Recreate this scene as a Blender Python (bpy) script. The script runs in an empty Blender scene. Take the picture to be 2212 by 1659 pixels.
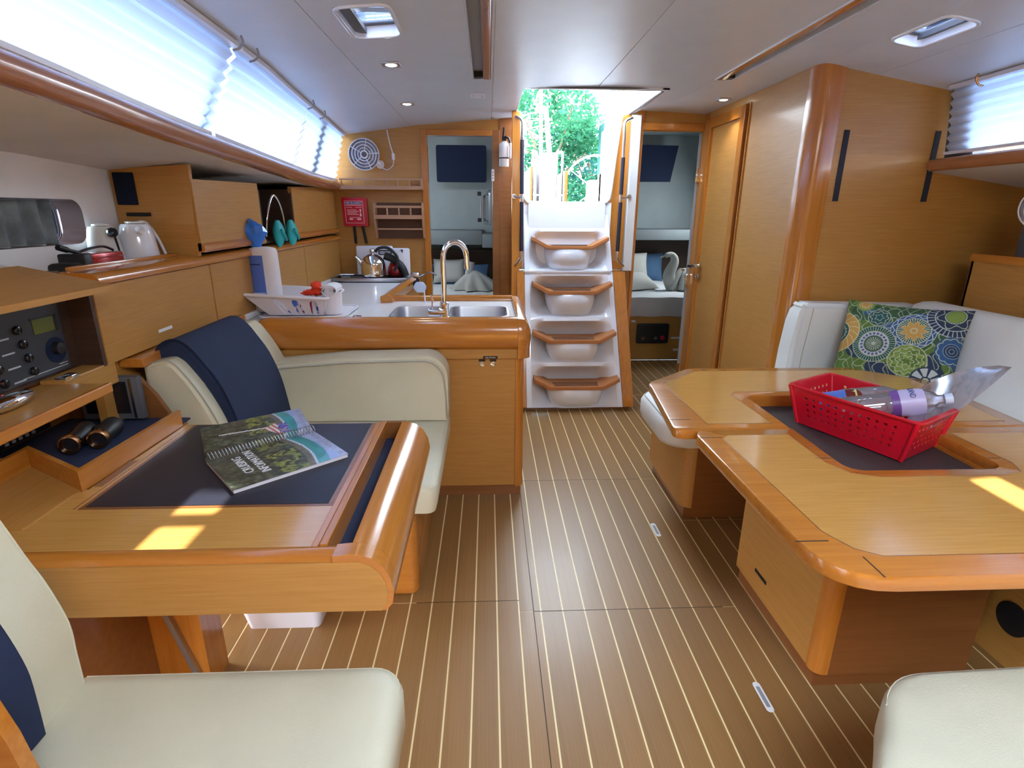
import bpy, bmesh, math, random
from mathutils import Vector, Matrix
random.seed(4)
S = bpy.context.scene
C = S.collection
PI = math.pi
V = Vector

# ------------------------------------------------------------------ camera
cd = bpy.data.cameras.new('camera'); cam = bpy.data.objects.new('camera', cd); C.objects.link(cam)
cd.sensor_width = 36.0; cd.lens = 1180.0 / 2212.0 * 36.0; cd.clip_start = 0.02; cd.clip_end = 300
right = V((0.99912238, -0.04157345, 0.00511123)); down = V((-0.00766826, -0.30150842, -0.95343268)); fwd = V((0.04117857, 0.95255673, -0.30156261))
cam.matrix_world = Matrix.Translation((0, 0, 1.35)) @ Matrix((right, -down, -fwd)).transposed().to_4x4()
S.camera = cam
# ------------------------------------------------------------------ world, sun, exposure
S.view_settings.view_transform = 'Standard'; S.view_settings.look = 'None'; S.view_settings.gamma = 1.0
S.view_settings.use_curve_mapping = False
S.view_settings.exposure = 0.9
W = bpy.data.worlds.new('world'); S.world = W; W.use_nodes = True
wn = W.node_tree.nodes; wl = W.node_tree.links; wn.clear()
wo = wn.new('ShaderNodeOutputWorld'); wb = wn.new('ShaderNodeBackground'); tc = wn.new('ShaderNodeTexCoord')
sx = wn.new('ShaderNodeSeparateXYZ'); cr = wn.new('ShaderNodeValToRGB')
mr = wn.new('ShaderNodeMapRange'); mr.inputs['From Min'].default_value = -1.0; mr.inputs['From Max'].default_value = 1.0
wl.new(tc.outputs['Generated'], sx.inputs[0]); wl.new(sx.outputs['Z'], mr.inputs['Value']); wl.new(mr.outputs[0], cr.inputs[0])
cr.color_ramp.elements[0].position = 0.0; cr.color_ramp.elements[0].color = (0.10, 0.16, 0.20, 1)
cr.color_ramp.elements[1].position = 0.9; cr.color_ramp.elements[1].color = (0.60, 0.76, 1.0, 1)
e_ = cr.color_ramp.elements.new(0.47); e_.color = (0.22, 0.32, 0.40, 1)
e_ = cr.color_ramp.elements.new(0.50); e_.color = (0.95, 0.96, 1.0, 1)
wl.new(cr.outputs[0], wb.inputs[0]); wb.inputs[1].default_value = 12.0
wl.new(wb.outputs[0], wo.inputs[0])
sd = bpy.data.lights.new('sun', 'SUN'); sun = bpy.data.objects.new('sun', sd); C.objects.link(sun)
sd.energy = 20.0; sd.angle = 0.012; sd.color = (1.0, 0.93, 0.80)
sun.location = (2, 8, 12); sun.rotation_euler = V((-0.28, -1.0, -1.25)).to_track_quat('-Z', 'Y').to_euler()

def area(name, loc, target, sx_, sy_, watts, col=(1, 1, 1)):
    l = bpy.data.lights.new(name, 'AREA'); l.shape = 'RECTANGLE'; l.size = sx_; l.size_y = sy_
    l.energy = watts; l.color = col
    o = bpy.data.objects.new(name, l); C.objects.link(o); o.location = loc
    o.rotation_euler = (V(target) - V(loc)).to_track_quat('-Z', 'Y').to_euler()
    return o
# added area lamps: unseen forward fills, aft cabin fills, and daylight at the companionway
area('forward_hatch_fill', (0.65, -0.35, 1.93), (0.65, 0.1, 0), 1.0, 0.7, 5, (0.93, 0.97, 1.0))  # fill added at an assumed hatch opening out of view
area('forward_fill', (0.6, -1.45, 1.15), (0.6, 2.0, 0.8), 2.6, 1.2, .8, (1.0, 0.97, 0.93))  # broad frontal fill with no real source, added before the forward wall
area('companionway_light', (0.58, 4.5, 2.35), (0.58, 2.6, 0.3), 0.75, 0.9, 32, (0.72, 0.87, 1.0))
area('left_cabin_fill', (-1.2, 5.3, 1.5), (-.2, 5.4, 1.1), .5, .3, 5.5, (0.85, 0.95, 1.0))  # fill added to brighten the cabin, no port in the lining here
area('right_cabin_fill', (2.35, 5.5, 1.5), (1.5, 5.6, 1.1), 0.5, .3, 9, (0.85, 0.95, 1.0))  # added fill for the right cabin, its lining has no port either
# ------------------------------------------------------------------ materials
M = {}
def newmat(name):
    m = bpy.data.materials.new(name); m.use_nodes = True
    M[name] = m
    return m, m.node_tree.nodes, m.node_tree.links, m.node_tree.nodes['Principled BSDF']
def plain(name, col, rough=0.5, metal=0.0, coat=0.0, bump=0.0, bscale=200, var=0.0, trans=0.0, ior=1.45, alpha=1.0, sheen=0.0, spec=0.5, emit=None, es=0.0, vscale=6.0):
    m, n, l, b = newmat(name)
    b.inputs['Base Color'].default_value = (*col, 1); b.inputs['Roughness'].default_value = rough
    b.inputs['Metallic'].default_value = metal; b.inputs['Coat Weight'].default_value = coat
    b.inputs['Transmission Weight'].default_value = trans; b.inputs['IOR'].default_value = ior
    b.inputs['Alpha'].default_value = alpha; b.inputs['Sheen Weight'].default_value = sheen
    b.inputs['Specular IOR Level'].default_value = spec
    if emit: b.inputs['Emission Color'].default_value = (*emit, 1); b.inputs['Emission Strength'].default_value = es
    t = n.new('ShaderNodeTexCoord')
    if var > 0:
        nz = n.new('ShaderNodeTexNoise'); nz.inputs['Scale'].default_value = vscale; nz.inputs['Detail'].default_value = 4
        l.new(t.outputs['Object'], nz.inputs['Vector'])
        r = n.new('ShaderNodeValToRGB'); r.color_ramp.elements[0].position = 0.3; r.color_ramp.elements[1].position = 0.7
        r.color_ramp.elements[0].color = (*[c * (1 - var) for c in col], 1); r.color_ramp.elements[1].color = (*[min(1, c * (1 + var)) for c in col], 1)
        l.new(nz.outputs['Fac'], r.inputs[0]); l.new(r.outputs[0], b.inputs['Base Color'])
    if bump > 0:
        n2 = n.new('ShaderNodeTexNoise'); n2.inputs['Scale'].default_value = bscale; n2.inputs['Detail'].default_value = 3
        l.new(t.outputs['Object'], n2.inputs['Vector'])
        bp = n.new('ShaderNodeBump'); bp.inputs['Strength'].default_value = bump; bp.inputs['Distance'].default_value = 0.002
        l.new(n2.outputs['Fac'], bp.inputs['Height']); l.new(bp.outputs[0], b.inputs['Normal'])
    return m
def wood(name, c0, c1, axis='X', fine=90, rough=0.32, coat=0.25, streak=0.35, length=3.0):
    """varnished wood: grain runs along the given axis; short darker flecks on top"""
    m, n, l, b = newmat(name)
    t = n.new('ShaderNodeTexCoord'); mp = n.new('ShaderNodeMapping')
    sc = [fine, fine, fine]; sc['XYZ'.index(axis)] = length
    mp.inputs['Scale'].default_value = sc
    l.new(t.outputs['Object'], mp.inputs['Vector'])
    nz = n.new('ShaderNodeTexNoise'); nz.inputs['Scale'].default_value = 1.0; nz.inputs['Detail'].default_value = 5; nz.inputs['Roughness'].default_value = 0.6
    l.new(mp.outputs[0], nz.inputs['Vector'])
    r = n.new('ShaderNodeValToRGB'); r.color_ramp.elements[0].position = 0.3; r.color_ramp.elements[1].position = 0.68
    r.color_ramp.elements[0].color = (*c0, 1); r.color_ramp.elements[1].color = (*c1, 1)
    l.new(nz.outputs['Fac'], r.inputs[0])
    mp2 = n.new('ShaderNodeMapping'); sc2 = [5.0, 5.0, 5.0]; sc2['XYZ'.index(axis)] = 0.7
    mp2.inputs['Scale'].default_value = sc2; l.new(t.outputs['Object'], mp2.inputs['Vector'])
    n2 = n.new('ShaderNodeTexNoise'); n2.inputs['Scale'].default_value = 1.0; n2.inputs['Detail'].default_value = 2
    l.new(mp2.outputs[0], n2.inputs['Vector'])
    mx = n.new('ShaderNodeMix'); mx.data_type = 'RGBA'; mx.blend_type = 'MULTIPLY'; mx.inputs[0].default_value = streak
    r2 = n.new('ShaderNodeValToRGB'); r2.color_ramp.elements[0].position = 0.35; r2.color_ramp.elements[1].position = 0.65
    r2.color_ramp.elements[0].color = (0.78, 0.74, 0.70, 1); r2.color_ramp.elements[1].color = (1, 1, 1, 1)
    l.new(n2.outputs['Fac'], r2.inputs[0]); l.new(r.outputs[0], mx.inputs[6]); l.new(r2.outputs[0], mx.inputs[7])
    l.new(mx.outputs[2], b.inputs['Base Color'])
    b.inputs['Roughness'].default_value = rough; b.inputs['Coat Weight'].default_value = coat; b.inputs['Coat Roughness'].default_value = 0.12
    bp = n.new('ShaderNodeBump'); bp.inputs['Strength'].default_value = 0.05; bp.inputs['Distance'].default_value = 0.001
    l.new(nz.outputs['Fac'], bp.inputs['Height']); l.new(bp.outputs[0], b.inputs['Normal'])
    return m
OAK0, OAK1 = (0.430, 0.200, 0.040), (0.51, 0.255, 0.060)
CH0, CH1 = (0.45, 0.155, 0.020), (0.54, 0.205, 0.030)
for a in 'XYZ':
    wood('oak' + a, OAK0, OAK1, a, fine=160, streak=.22, length=7, rough=.48, coat=.10)
    wood('cherry' + a, CH0, CH1, a, fine=60, rough=0.2, coat=0.5, streak=0.2)
wood('tabletopX', (0.52, 0.255, 0.058), (0.61, 0.32, 0.085), 'X', fine=150, rough=0.18, coat=0.5, streak=.2, length=6)
wood('redwoodY', (0.36, 0.135, 0.055), (0.44, 0.175, 0.075), 'Y', fine=50, rough=0.25, coat=0.4)
wood('redwoodX', (0.22, 0.080, 0.022), (0.28, 0.105, 0.030), 'X', fine=50, rough=0.3, coat=0.3)
wood('tread_woodX', (0.42, 0.155, 0.045), (0.50, 0.20, 0.065), 'X', fine=60, rough=0.55, coat=0.0, streak=0.2)
wood('teakX', (0.42, 0.23, 0.13), (0.54, 0.31, 0.18), 'X', fine=60, rough=0.55, coat=0.0)
wood('darkwoodX', (0.045, 0.022, 0.014), (0.07, 0.035, 0.02), 'X', rough=0.5, coat=0)
for i, k in enumerate((0.96, 1.0, 1.05)):
    wood('plank%s' % 'abc'[i], (0.255 * k, 0.128 * k, 0.038 * k), (0.310 * k, 0.162 * k, 0.052 * k), 'Y', fine=260, rough=0.42, coat=0.05, streak=0.25, length=3.0)
plain('holly', (0.88, 0.72, 0.38), 0.4)
plain('joint', (0.02, 0.012, 0.008), 0.7)
plain('ceiling_vinyl', (0.61, 0.65, 0.71), 0.38, bump=0.12, bscale=45, var=0.03)
plain('soffit_vinyl', (0.68, 0.65, 0.62), 0.6, bump=0.1, bscale=120, var=0.05)
plain('hull_white', (0.88, 0.88, 0.88), 0.45, var=0.04)
plain('gelcoat', (0.80, 0.84, 0.90), 0.16, coat=0.5, var=0.02)
plain('worktop_white', (0.78, 0.80, 0.82), 0.22, coat=0.2, var=0.02)
plain('leather', (0.64, 0.61, 0.45), 0.42, bump=0.35, bscale=350, var=0.04)
plain('leather_white', (0.74, 0.75, 0.72), 0.5, bump=0.3, bscale=350, var=0.03)
plain('seam_thread', (0.46, 0.45, 0.38), 0.7)
plain('navy', (0.014, 0.026, 0.070), 0.85, bump=0.4, bscale=700, var=0.08)
plain('navy_laminate', (0.012, 0.013, 0.024), 0.36, bump=0.05, bscale=300)
plain('navy_felt', (0.020, 0.030, 0.075), 0.9, bump=0.2, bscale=500)
plain('black', (0.012, 0.012, 0.014), 0.45)
plain('black_gloss', (0.012, 0.012, 0.016), 0.15)
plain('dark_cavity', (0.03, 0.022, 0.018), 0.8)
plain('rubber', (0.02, 0.02, 0.035), 0.55)
plain('panel_black', (0.030, 0.038, 0.050), 0.35, var=0.1)
plain('steel', (0.62, 0.63, 0.65), 0.22, metal=1.0)
plain('brushed', (0.50, 0.52, 0.56), 0.38, metal=1.0)
plain('chrome', (0.80, 0.81, 0.84), 0.06, metal=1.0)
plain('brass', (0.55, 0.33, 0.18), 0.25, metal=1.0)
plain('grip_black', (0.03, 0.03, 0.035), 0.95, spec=0.1)
plain('fan_blade', (0.34, 0.32, 0.35), 0.4)
plain('fan_shroud', (0.60, 0.59, 0.62), 0.4)
plain('well_mat', (0.040, 0.036, 0.036), 0.5)
plain('rackback', (0.10, 0.042, 0.02), 0.6, var=.15)
plain('reveal_brown', (0.09, 0.045, 0.035), 0.3)
plain('white_plastic', (0.78, 0.77, 0.83), 0.35)
plain('cream_plastic', (0.68, 0.70, 0.68), 0.4)
plain('white_gloss', (0.80, 0.84, 0.92), 0.12, coat=0.4)
plain('red_plastic', (0.62, 0.006, 0.022), 0.28, coat=0.2)
plain('red_metal', (0.42, 0.012, 0.012), 0.25, metal=0.4, coat=0.4)
plain('red_print', (0.55, 0.01, 0.03), 0.35)
plain('print_pink', (0.90, 0.60, 0.62), 0.5)
plain('print_white', (0.85, 0.85, 0.88), 0.5)
plain('print_grey', (0.42, 0.46, 0.50), 0.5)
plain('blue_film', (0.03, 0.20, 0.80), 0.2, coat=0.5)
plain('blue_print', (0.09, 0.18, 0.58), 0.35)
plain('dark_blue_print', (0.02, 0.03, 0.16), 0.4)
plain('paper', (0.76, 0.74, 0.78), 0.85, bump=0.5, bscale=120, var=0.03)
plain('red_cloth', (0.75, 0.055, 0.018), 0.9, bump=0.5, bscale=400, var=0.15)
plain('white_cloth', (0.74, 0.74, 0.78), 0.95, bump=0.6, bscale=500, var=0.05)
plain('towel', (0.42, 0.41, 0.38), 0.95, bump=0.6, bscale=500, var=0.06)
plain('sheet', (0.62, 0.62, 0.64), 0.9, bump=0.4, bscale=30, var=0.05)
plain('slate_blue', (0.06, 0.12, 0.22), 0.9, var=0.1)
plain('dusk_navy', (0.007, 0.013, 0.038), 0.7, bump=0.3, bscale=40, spec=0.2)
plain('teal_rubber', (0.02, 0.42, 0.45), 0.5, var=0.1)
plain('grey_dark', (0.10, 0.105, 0.12), 0.5)
plain('grey_mid', (0.30, 0.31, 0.33), 0.5)
plain('cabin_shell', (0.26, 0.30, 0.31), 0.6, var=0.05)
plain('cabin_grey', (0.17, 0.19, 0.20), 0.7, var=0.05)
plain('curtain', (0.17, 0.20, 0.21), 0.9, bump=0.4, bscale=60, var=0.45, vscale=11)  # strong tone noise stands in for shading between the folds
plain('lcd', (0.10, 0.13, 0.03), 0.2)
plain('led_red', (0.8, 0.02, 0.02), 0.4, emit=(1, 0.05, 0.04), es=3.0)
plain('lamp_glow', (1, 1, 0.9), 0.4, emit=(1.0, 0.98, 0.80), es=7.0)
plain('velcro', (0.022, 0.026, 0.042), 0.85, bump=0.5, bscale=900)
plain('amber_bottle', (0.16, 0.02, 0.02), 0.08, coat=0.6)
plain('yellow_label', (0.72, 0.62, 0.16), 0.5)
plain('purple_label', (0.16, 0.07, 0.30), 0.35)
plain('lilac_label', (0.50, 0.46, 0.72), 0.35)
plain('pale_blue_cap', (0.55, 0.66, 0.86), 0.35)
plain('white_metal', (0.80, 0.82, 0.84), 0.3)
plain('concrete_pole', (0.80, 0.80, 0.78), 0.8)
plain('canvas_white', (0.82, 0.84, 0.86), 0.8)
plain('bark', (0.16, 0.12, 0.08), 0.9, var=0.2)
plain('water', (0.10, 0.30, 0.30), 0.1)
plain('grass_bank', (0.04, 0.11, 0.06), 0.9, var=0.3)
plain('roof_green', (0.03, 0.13, 0.12), 0.6, var=0.15)

def clear(name, tint, mixf=0.75, rough=0.04):
    m, n, l, b = newmat(name)
    out = n['Material Output']; n.remove(b)
    tr = n.new('ShaderNodeBsdfTransparent'); tr.inputs[0].default_value = (*tint, 1)
    gl = n.new('ShaderNodeBsdfGlossy'); gl.inputs['Roughness'].default_value = rough; gl.inputs[0].default_value = (0.9, 0.92, 1, 1)
    fr = n.new('ShaderNodeFresnel'); fr.inputs[0].default_value = 1.45
    ad = n.new('ShaderNodeMath'); ad.operation = 'ADD'; ad.inputs[1].default_value = 1.0 - mixf; ad.use_clamp = True
    l.new(fr.outputs[0], ad.inputs[0])
    mx = n.new('ShaderNodeMixShader'); l.new(ad.outputs[0], mx.inputs[0]); l.new(tr.outputs[0], mx.inputs[1]); l.new(gl.outputs[0], mx.inputs[2])
    l.new(mx.outputs[0], out.inputs[0]); return m
clear('window_glass', (0.86, 0.93, 0.95), 0.98)
clear('tinted_acrylic', (0.82, 0.86, 0.92), 0.985)
def film(name, tcol, dcol, fd, rough=.08, gl=.06):
    m, n, l, b = newmat(name)
    out = n['Material Output']; n.remove(b)
    tr = n.new('ShaderNodeBsdfTransparent'); tr.inputs[0].default_value = (*tcol, 1)
    df = n.new('ShaderNodeBsdfDiffuse'); df.inputs[0].default_value = (*dcol, 1)
    g = n.new('ShaderNodeBsdfGlossy'); g.inputs['Roughness'].default_value = rough
    fr = n.new('ShaderNodeFresnel'); fr.inputs[0].default_value = 1.5
    ad = n.new('ShaderNodeMath'); ad.inputs[1].default_value = gl; l.new(fr.outputs[0], ad.inputs[0])
    m1 = n.new('ShaderNodeMixShader'); m1.inputs[0].default_value = fd; l.new(tr.outputs[0], m1.inputs[1]); l.new(df.outputs[0], m1.inputs[2])
    m2 = n.new('ShaderNodeMixShader'); l.new(ad.outputs[0], m2.inputs[0]); l.new(m1.outputs[0], m2.inputs[1]); l.new(g.outputs[0], m2.inputs[2])
    l.new(m2.outputs[0], out.inputs[0])
film('clear_plastic', (0.94, 0.92, 0.96), (0.75, 0.72, 0.82), 0.22, .06, .10)
film('sleeve_plastic', (0.97, 0.92, 0.92), (0.95, 0.88, 0.92), 0.78, .15, .12)
clear('fan_disc_grey', (0.62, 0.62, 0.66), 0.85, 0.3)
def translucent(name, col, tcol, f=0.6):
    m, n, l, b = newmat(name)
    out = n['Material Output']; n.remove(b)
    d = n.new('ShaderNodeBsdfDiffuse'); d.inputs[0].default_value = (*col, 1)
    t = n.new('ShaderNodeBsdfTranslucent'); t.inputs[0].default_value = (*tcol, 1)
    mx = n.new('ShaderNodeMixShader'); mx.inputs[0].default_value = f
    l.new(d.outputs[0], mx.inputs[1]); l.new(t.outputs[0], mx.inputs[2]); l.new(mx.outputs[0], out.inputs[0]); return m
translucent('blind_cloth', (0.76, 0.80, 0.88), (0.46, 0.61, 0.92), 0.36)
translucent('leaf', (0.035, 0.13, 0.075), (0.04, 0.17, 0.07), 0.35)
translucent('leaf_blue', (0.020, 0.085, 0.085), (0.025, 0.12, 0.10), 0.35)
def vcol(name, rough=0.6, coat=0.0, bump=0):
    m, n, l, b = newmat(name)
    a = n.new('ShaderNodeVertexColor'); a.layer_name = 'print'
    l.new(a.outputs[0], b.inputs['Base Color']); b.inputs['Roughness'].default_value = rough; b.inputs['Coat Weight'].default_value = coat
    if bump:
        t = n.new('ShaderNodeTexCoord'); n2 = n.new('ShaderNodeTexNoise'); n2.inputs['Scale'].default_value = 600
        l.new(t.outputs['Object'], n2.inputs['Vector']); bp = n.new('ShaderNodeBump'); bp.inputs['Strength'].default_value = bump; bp.inputs['Distance'].default_value = 0.002
        l.new(n2.outputs['Fac'], bp.inputs['Height']); l.new(bp.outputs[0], b.inputs['Normal'])
    return m
vcol('printed_fabric', 0.85, 0, 0.3); vcol('printed_card', 0.3, 0.4)

# ------------------------------------------------------------------ object helpers
OFF = {}
def props(o, label=None, cat=None, group=None, kind=None):
    if label: o['label'] = label
    if cat: o['category'] = cat
    if group: o['group'] = group
    if kind: o['kind'] = kind
def thing(name, label, cat, loc=(0, 0, 0), group=None, kind=None):
    o = bpy.data.objects.new(name, None); C.objects.link(o); o.location = loc; o.empty_display_size = 0.05
    OFF[o] = V(loc); props(o, label, cat, group, kind); return o
def base_of(bm):
    n = len(bm.verts)
    if not n: return V((0, 0, 0))
    c = V((0, 0, 0)); z = 1e9
    for v in bm.verts: c += v.co; z = min(z, v.co.z)
    c /= n; return V((c.x, c.y, z))
def fin(bm, name, mat, parent=None, smooth=None, label=None, kind=None, origin=None):
    """link a bmesh given in world coordinates as one object"""
    wo_ = origin if origin is not None else base_of(bm)
    if parent is None: org = V(wo_)
    else: org = V(wo_)
    for v in bm.verts: v.co -= org
    bm.normal_update()
    me = bpy.data.meshes.new(name); bm.to_mesh(me); bm.free()
    for mm in (mat if isinstance(mat, (list, tuple)) else [mat]): me.materials.append(M[mm])
    o = bpy.data.objects.new(name, me); C.objects.link(o)
    if parent is not None:
        o.parent = parent; o.location = org - OFF[parent]
    else: o.location = org
    OFF[o] = org
    if smooth:
        for p in me.polygons: p.use_smooth = True
        try: me.set_sharp_from_angle(angle=math.radians(smooth if smooth is not True else 40))
        except Exception: pass
    props(o, label, None, None, kind)
    return o
def solo(bm, name, mat, label, cat, group=None, smooth=None, kind=None):
    o = fin(bm, name, mat, None, smooth); props(o, label, cat, group, kind); return o
def struct(bm, name, mat, parent=None, smooth=None, label=None):
    o = fin(bm, name, mat, parent, smooth)
    if parent is None: o['kind'] = 'structure'
    if label: o['label'] = label
    return o
def nb(): return bmesh.new()
def box(bm, x0, x1, y0, y1, z0, z1, bev=0.0, seg=2, rot=None, about=None):
    r = bmesh.ops.create_cube(bm, size=1.0)
    vs = r['verts']
    for v in vs:
        v.co = V((x0 + (v.co.x + .5) * (x1 - x0), y0 + (v.co.y + .5) * (y1 - y0), z0 + (v.co.z + .5) * (z1 - z0)))
    if bev > 0:
        es = list({e for v in vs for e in v.link_edges})
        r2 = bmesh.ops.bevel(bm, geom=es, offset=bev, offset_type='OFFSET', segments=seg, profile=0.5, affect='EDGES')
        vs = [v for v in set(list(r2['verts']) + [v for v in vs if v.is_valid])]
    if rot is not None:
        bmesh.ops.rotate(bm, verts=vs, cent=about or (0, 0, 0), matrix=rot)
    return vs
def bx(*a, **k):
    bm = nb(); box(bm, *a, **k); return bm
def prism(bm, pts, f0, f1):
    """pts 2-D; f0/f1 map a 2-D point to 3-D on the two ends"""
    a = [bm.verts.new(f0(*p)) for p in pts]; b = [bm.verts.new(f1(*p)) for p in pts]
    n = len(pts)
    fs = [bm.faces.new(a[::-1]), bm.faces.new(b)]
    for i in range(n): fs.append(bm.faces.new((a[i], a[(i + 1) % n], b[(i + 1) % n], b[i])))
    bmesh.ops.recalc_face_normals(bm, faces=fs); return a + b
def extY(bm, pts, y0, y1): return prism(bm, pts, lambda x, z: V((x, y0, z)), lambda x, z: V((x, y1, z)))
def extX(bm, pts, x0, x1): return prism(bm, pts, lambda y, z: V((x0, y, z)), lambda y, z: V((x1, y, z)))
def extZ(bm, pts, z0, z1): return prism(bm, pts, lambda x, y: V((x, y, z0)), lambda x, y: V((x, y, z1)))
def tube(bm, pts, r, n=10, cap=True, closed=False):
    pts = [V(p) for p in pts]; rings = []; m = len(pts)
    up = V((0, 0, 1))
    for i, p in enumerate(pts):
        if closed: d = pts[(i + 1) % m] - pts[i - 1]
        else: d = pts[min(i + 1, m - 1)] - pts[max(i - 1, 0)]
        d.normalize()
        if i == 0:
            a = d.cross(up)
            if a.length < 1e-3: a = d.cross(V((1, 0, 0)))
            a.normalize()
        else:
            a = a - d * a.dot(d); a.normalize()
        b = d.cross(a); rr = r[i] if isinstance(r, (list, tuple)) else r
        rings.append([bm.verts.new(p + (a * math.cos(2 * PI * k / n) + b * math.sin(2 * PI * k / n)) * rr) for k in range(n)])
    rng = range(m) if closed else range(m - 1)
    fs = []
    for i in rng:
        A, B = rings[i], rings[(i + 1) % m]
        for k in range(n): fs.append(bm.faces.new((A[k], A[(k + 1) % n], B[(k + 1) % n], B[k])))
    if cap and not closed:
        fs.append(bm.faces.new(rings[0][::-1])); fs.append(bm.faces.new(rings[-1]))
    bmesh.ops.recalc_face_normals(bm, faces=fs)
def smooth_path(pts, sub=6):
    P = [V(p) for p in pts]; out = []
    for i in range(len(P) - 1):
        p0 = P[max(i - 1, 0)]; p1 = P[i]; p2 = P[i + 1]; p3 = P[min(i + 2, len(P) - 1)]
        for k in range(sub):
            t = k / sub
            out.append(0.5 * ((2 * p1) + (p2 - p0) * t + (2 * p0 - 5 * p1 + 4 * p2 - p3) * t * t + (-p0 + 3 * p1 - 3 * p2 + p3) * t ** 3))
    out.append(P[-1]); return out
def lathe(bm, prof, c=(0, 0, 0), axis='Z', n=24, dirv=None, cap=True):
    """prof: (radius, height) list turned about an axis through c"""
    c = V(c)
    if dirv is None: dirv = {'X': V((1, 0, 0)), 'Y': V((0, 1, 0)), 'Z': V((0, 0, 1))}[axis]
    d = V(dirv).normalized(); a = d.cross(V((0, 0, 1)))
    if a.length < 1e-3: a = d.cross(V((1, 0, 0)))
    a.normalize(); b = d.cross(a); rings = []; fs = []
    for r, h in prof:
        rings.append([bm.verts.new(c + d * h + (a * math.cos(2 * PI * k / n) + b * math.sin(2 * PI * k / n)) * max(r, 1e-5)) for k in range(n)])
    for i in range(len(rings) - 1):
        A, B = rings[i], rings[i + 1]
        for k in range(n): fs.append(bm.faces.new((A[k], A[(k + 1) % n], B[(k + 1) % n], B[k])))
    if cap: fs.append(bm.faces.new(rings[0][::-1])); fs.append(bm.faces.new(rings[-1]))
    bmesh.ops.recalc_face_normals(bm, faces=fs)
def loft(bm, rings, cap=True, closed=True):
    R = [[bm.verts.new(V(p)) for p in r] for r in rings]; n = len(R[0]); fs = []
    for i in range(len(R) - 1):
        for k in range(n if closed else n - 1): fs.append(bm.faces.new((R[i][k], R[i][(k + 1) % n], R[i + 1][(k + 1) % n], R[i + 1][k])))
    if cap and closed: fs.append(bm.faces.new(R[0][::-1])); fs.append(bm.faces.new(R[-1]))
    bmesh.ops.recalc_face_normals(bm, faces=fs)
def grid(bm, nu, nv, f):
    vs = [[bm.verts.new(f(i / nu, j / nv)) for j in range(nv + 1)] for i in range(nu + 1)]
    for i in range(nu):
        for j in range(nv): bm.faces.new((vs[i][j], vs[i + 1][j], vs[i + 1][j + 1], vs[i][j + 1]))
    return vs
def rrect(x0, x1, y0, y1, r, n=5):
    rs = r if isinstance(r, (list, tuple)) else (r,) * 4
    out = []
    for (cx, cy, a0, rr) in ((x1 - rs[0], y0 + rs[0], -90, rs[0]), (x1 - rs[1], y1 - rs[1], 0, rs[1]), (x0 + rs[2], y1 - rs[2], 90, rs[2]), (x0 + rs[3], y0 + rs[3], 180, rs[3])):
        if rr < 1e-6: out.append((cx, cy)); continue
        for k in range(n + 1):
            a = math.radians(a0 + 90 * k / n); out.append((cx + rr * math.cos(a), cy + rr * math.sin(a)))
    return out
def circ(cx, cy, r, n=20): return [(cx + r * math.cos(2 * PI * k / n), cy + r * math.sin(2 * PI * k / n)) for k in range(n)]
def shape(polys, depth, bev, f):
    """filled 2-D outlines (later ones cut holes) extruded by depth; f maps (u, v, w) with w in 0..depth to world"""
    cu = bpy.data.curves.new('tmp', 'CURVE'); cu.dimensions = '2D'; cu.fill_mode = 'BOTH'
    cu.extrude = max(depth / 2 - bev, 0.0); cu.bevel_depth = bev; cu.bevel_resolution = 1 if bev else 0
    for p in polys:
        sp = cu.splines.new('POLY'); sp.points.add(len(p) - 1)
        for i, q in enumerate(p): sp.points[i].co = (q[0], q[1], 0, 1)
        sp.use_cyclic_u = True
    cu.offset = -bev
    o = bpy.data.objects.new('tmp', cu); C.objects.link(o)
    dg = bpy.context.evaluated_depsgraph_get(); dg.update()
    me = bpy.data.meshes.new_from_object(o.evaluated_get(dg))
    bm = nb(); bm.from_mesh(me)
    bmesh.ops.remove_doubles(bm, verts=bm.verts, dist=1e-5)
    for v in bm.verts: v.co = V(f(v.co.x, v.co.y, v.co.z + depth / 2))
    bmesh.ops.recalc_face_normals(bm, faces=bm.faces)
    bpy.data.objects.remove(o); bpy.data.curves.remove(cu); bpy.data.meshes.remove(me)
    return bm
def join(bm, other):
    me = bpy.data.meshes.new('j'); other.to_mesh(me); bm.from_mesh(me); bpy.data.meshes.remove(me); other.free(); return bm
def fXY(z0): return lambda u, v, w: (u, v, z0 + w)
def fXZ(y0): return lambda u, v, w: (u, y0 - w, v)       # grows towards the camera
def fXZb(y0): return lambda u, v, w: (u, y0 + w, v)
def fYZ(x0, s=1): return lambda u, v, w: (x0 + s * w, u, v)
def text(body, size, f, mat, parent, name='lettering', depth=0.0006, align='CENTER', squash=1.0):
    cu = bpy.data.curves.new('t', 'FONT'); cu.body = body; cu.size = size; cu.extrude = depth / 2; cu.align_x = align; cu.resolution_u = 2
    o = bpy.data.objects.new('t', cu); C.objects.link(o)
    dg = bpy.context.evaluated_depsgraph_get(); dg.update()
    me = bpy.data.meshes.new_from_object(o.evaluated_get(dg)); bm = nb(); bm.from_mesh(me)
    for v in bm.verts: v.co = V(f(v.co.x * squash, v.co.y, v.co.z + depth / 2))
    bpy.data.objects.remove(o); bpy.data.curves.remove(cu); bpy.data.meshes.remove(me)
    return fin(bm, name, mat, parent)
def interp(xs, ys, x):
    if x <= xs[0]: return ys[0] + (ys[1] - ys[0]) * (x - xs[0]) / (xs[1] - xs[0])
    for i in range(len(xs) - 1):
        if x <= xs[i + 1]: return ys[i] + (ys[i + 1] - ys[i]) * (x - xs[i]) / (xs[i + 1] - xs[i])
    return ys[-1]

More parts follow.
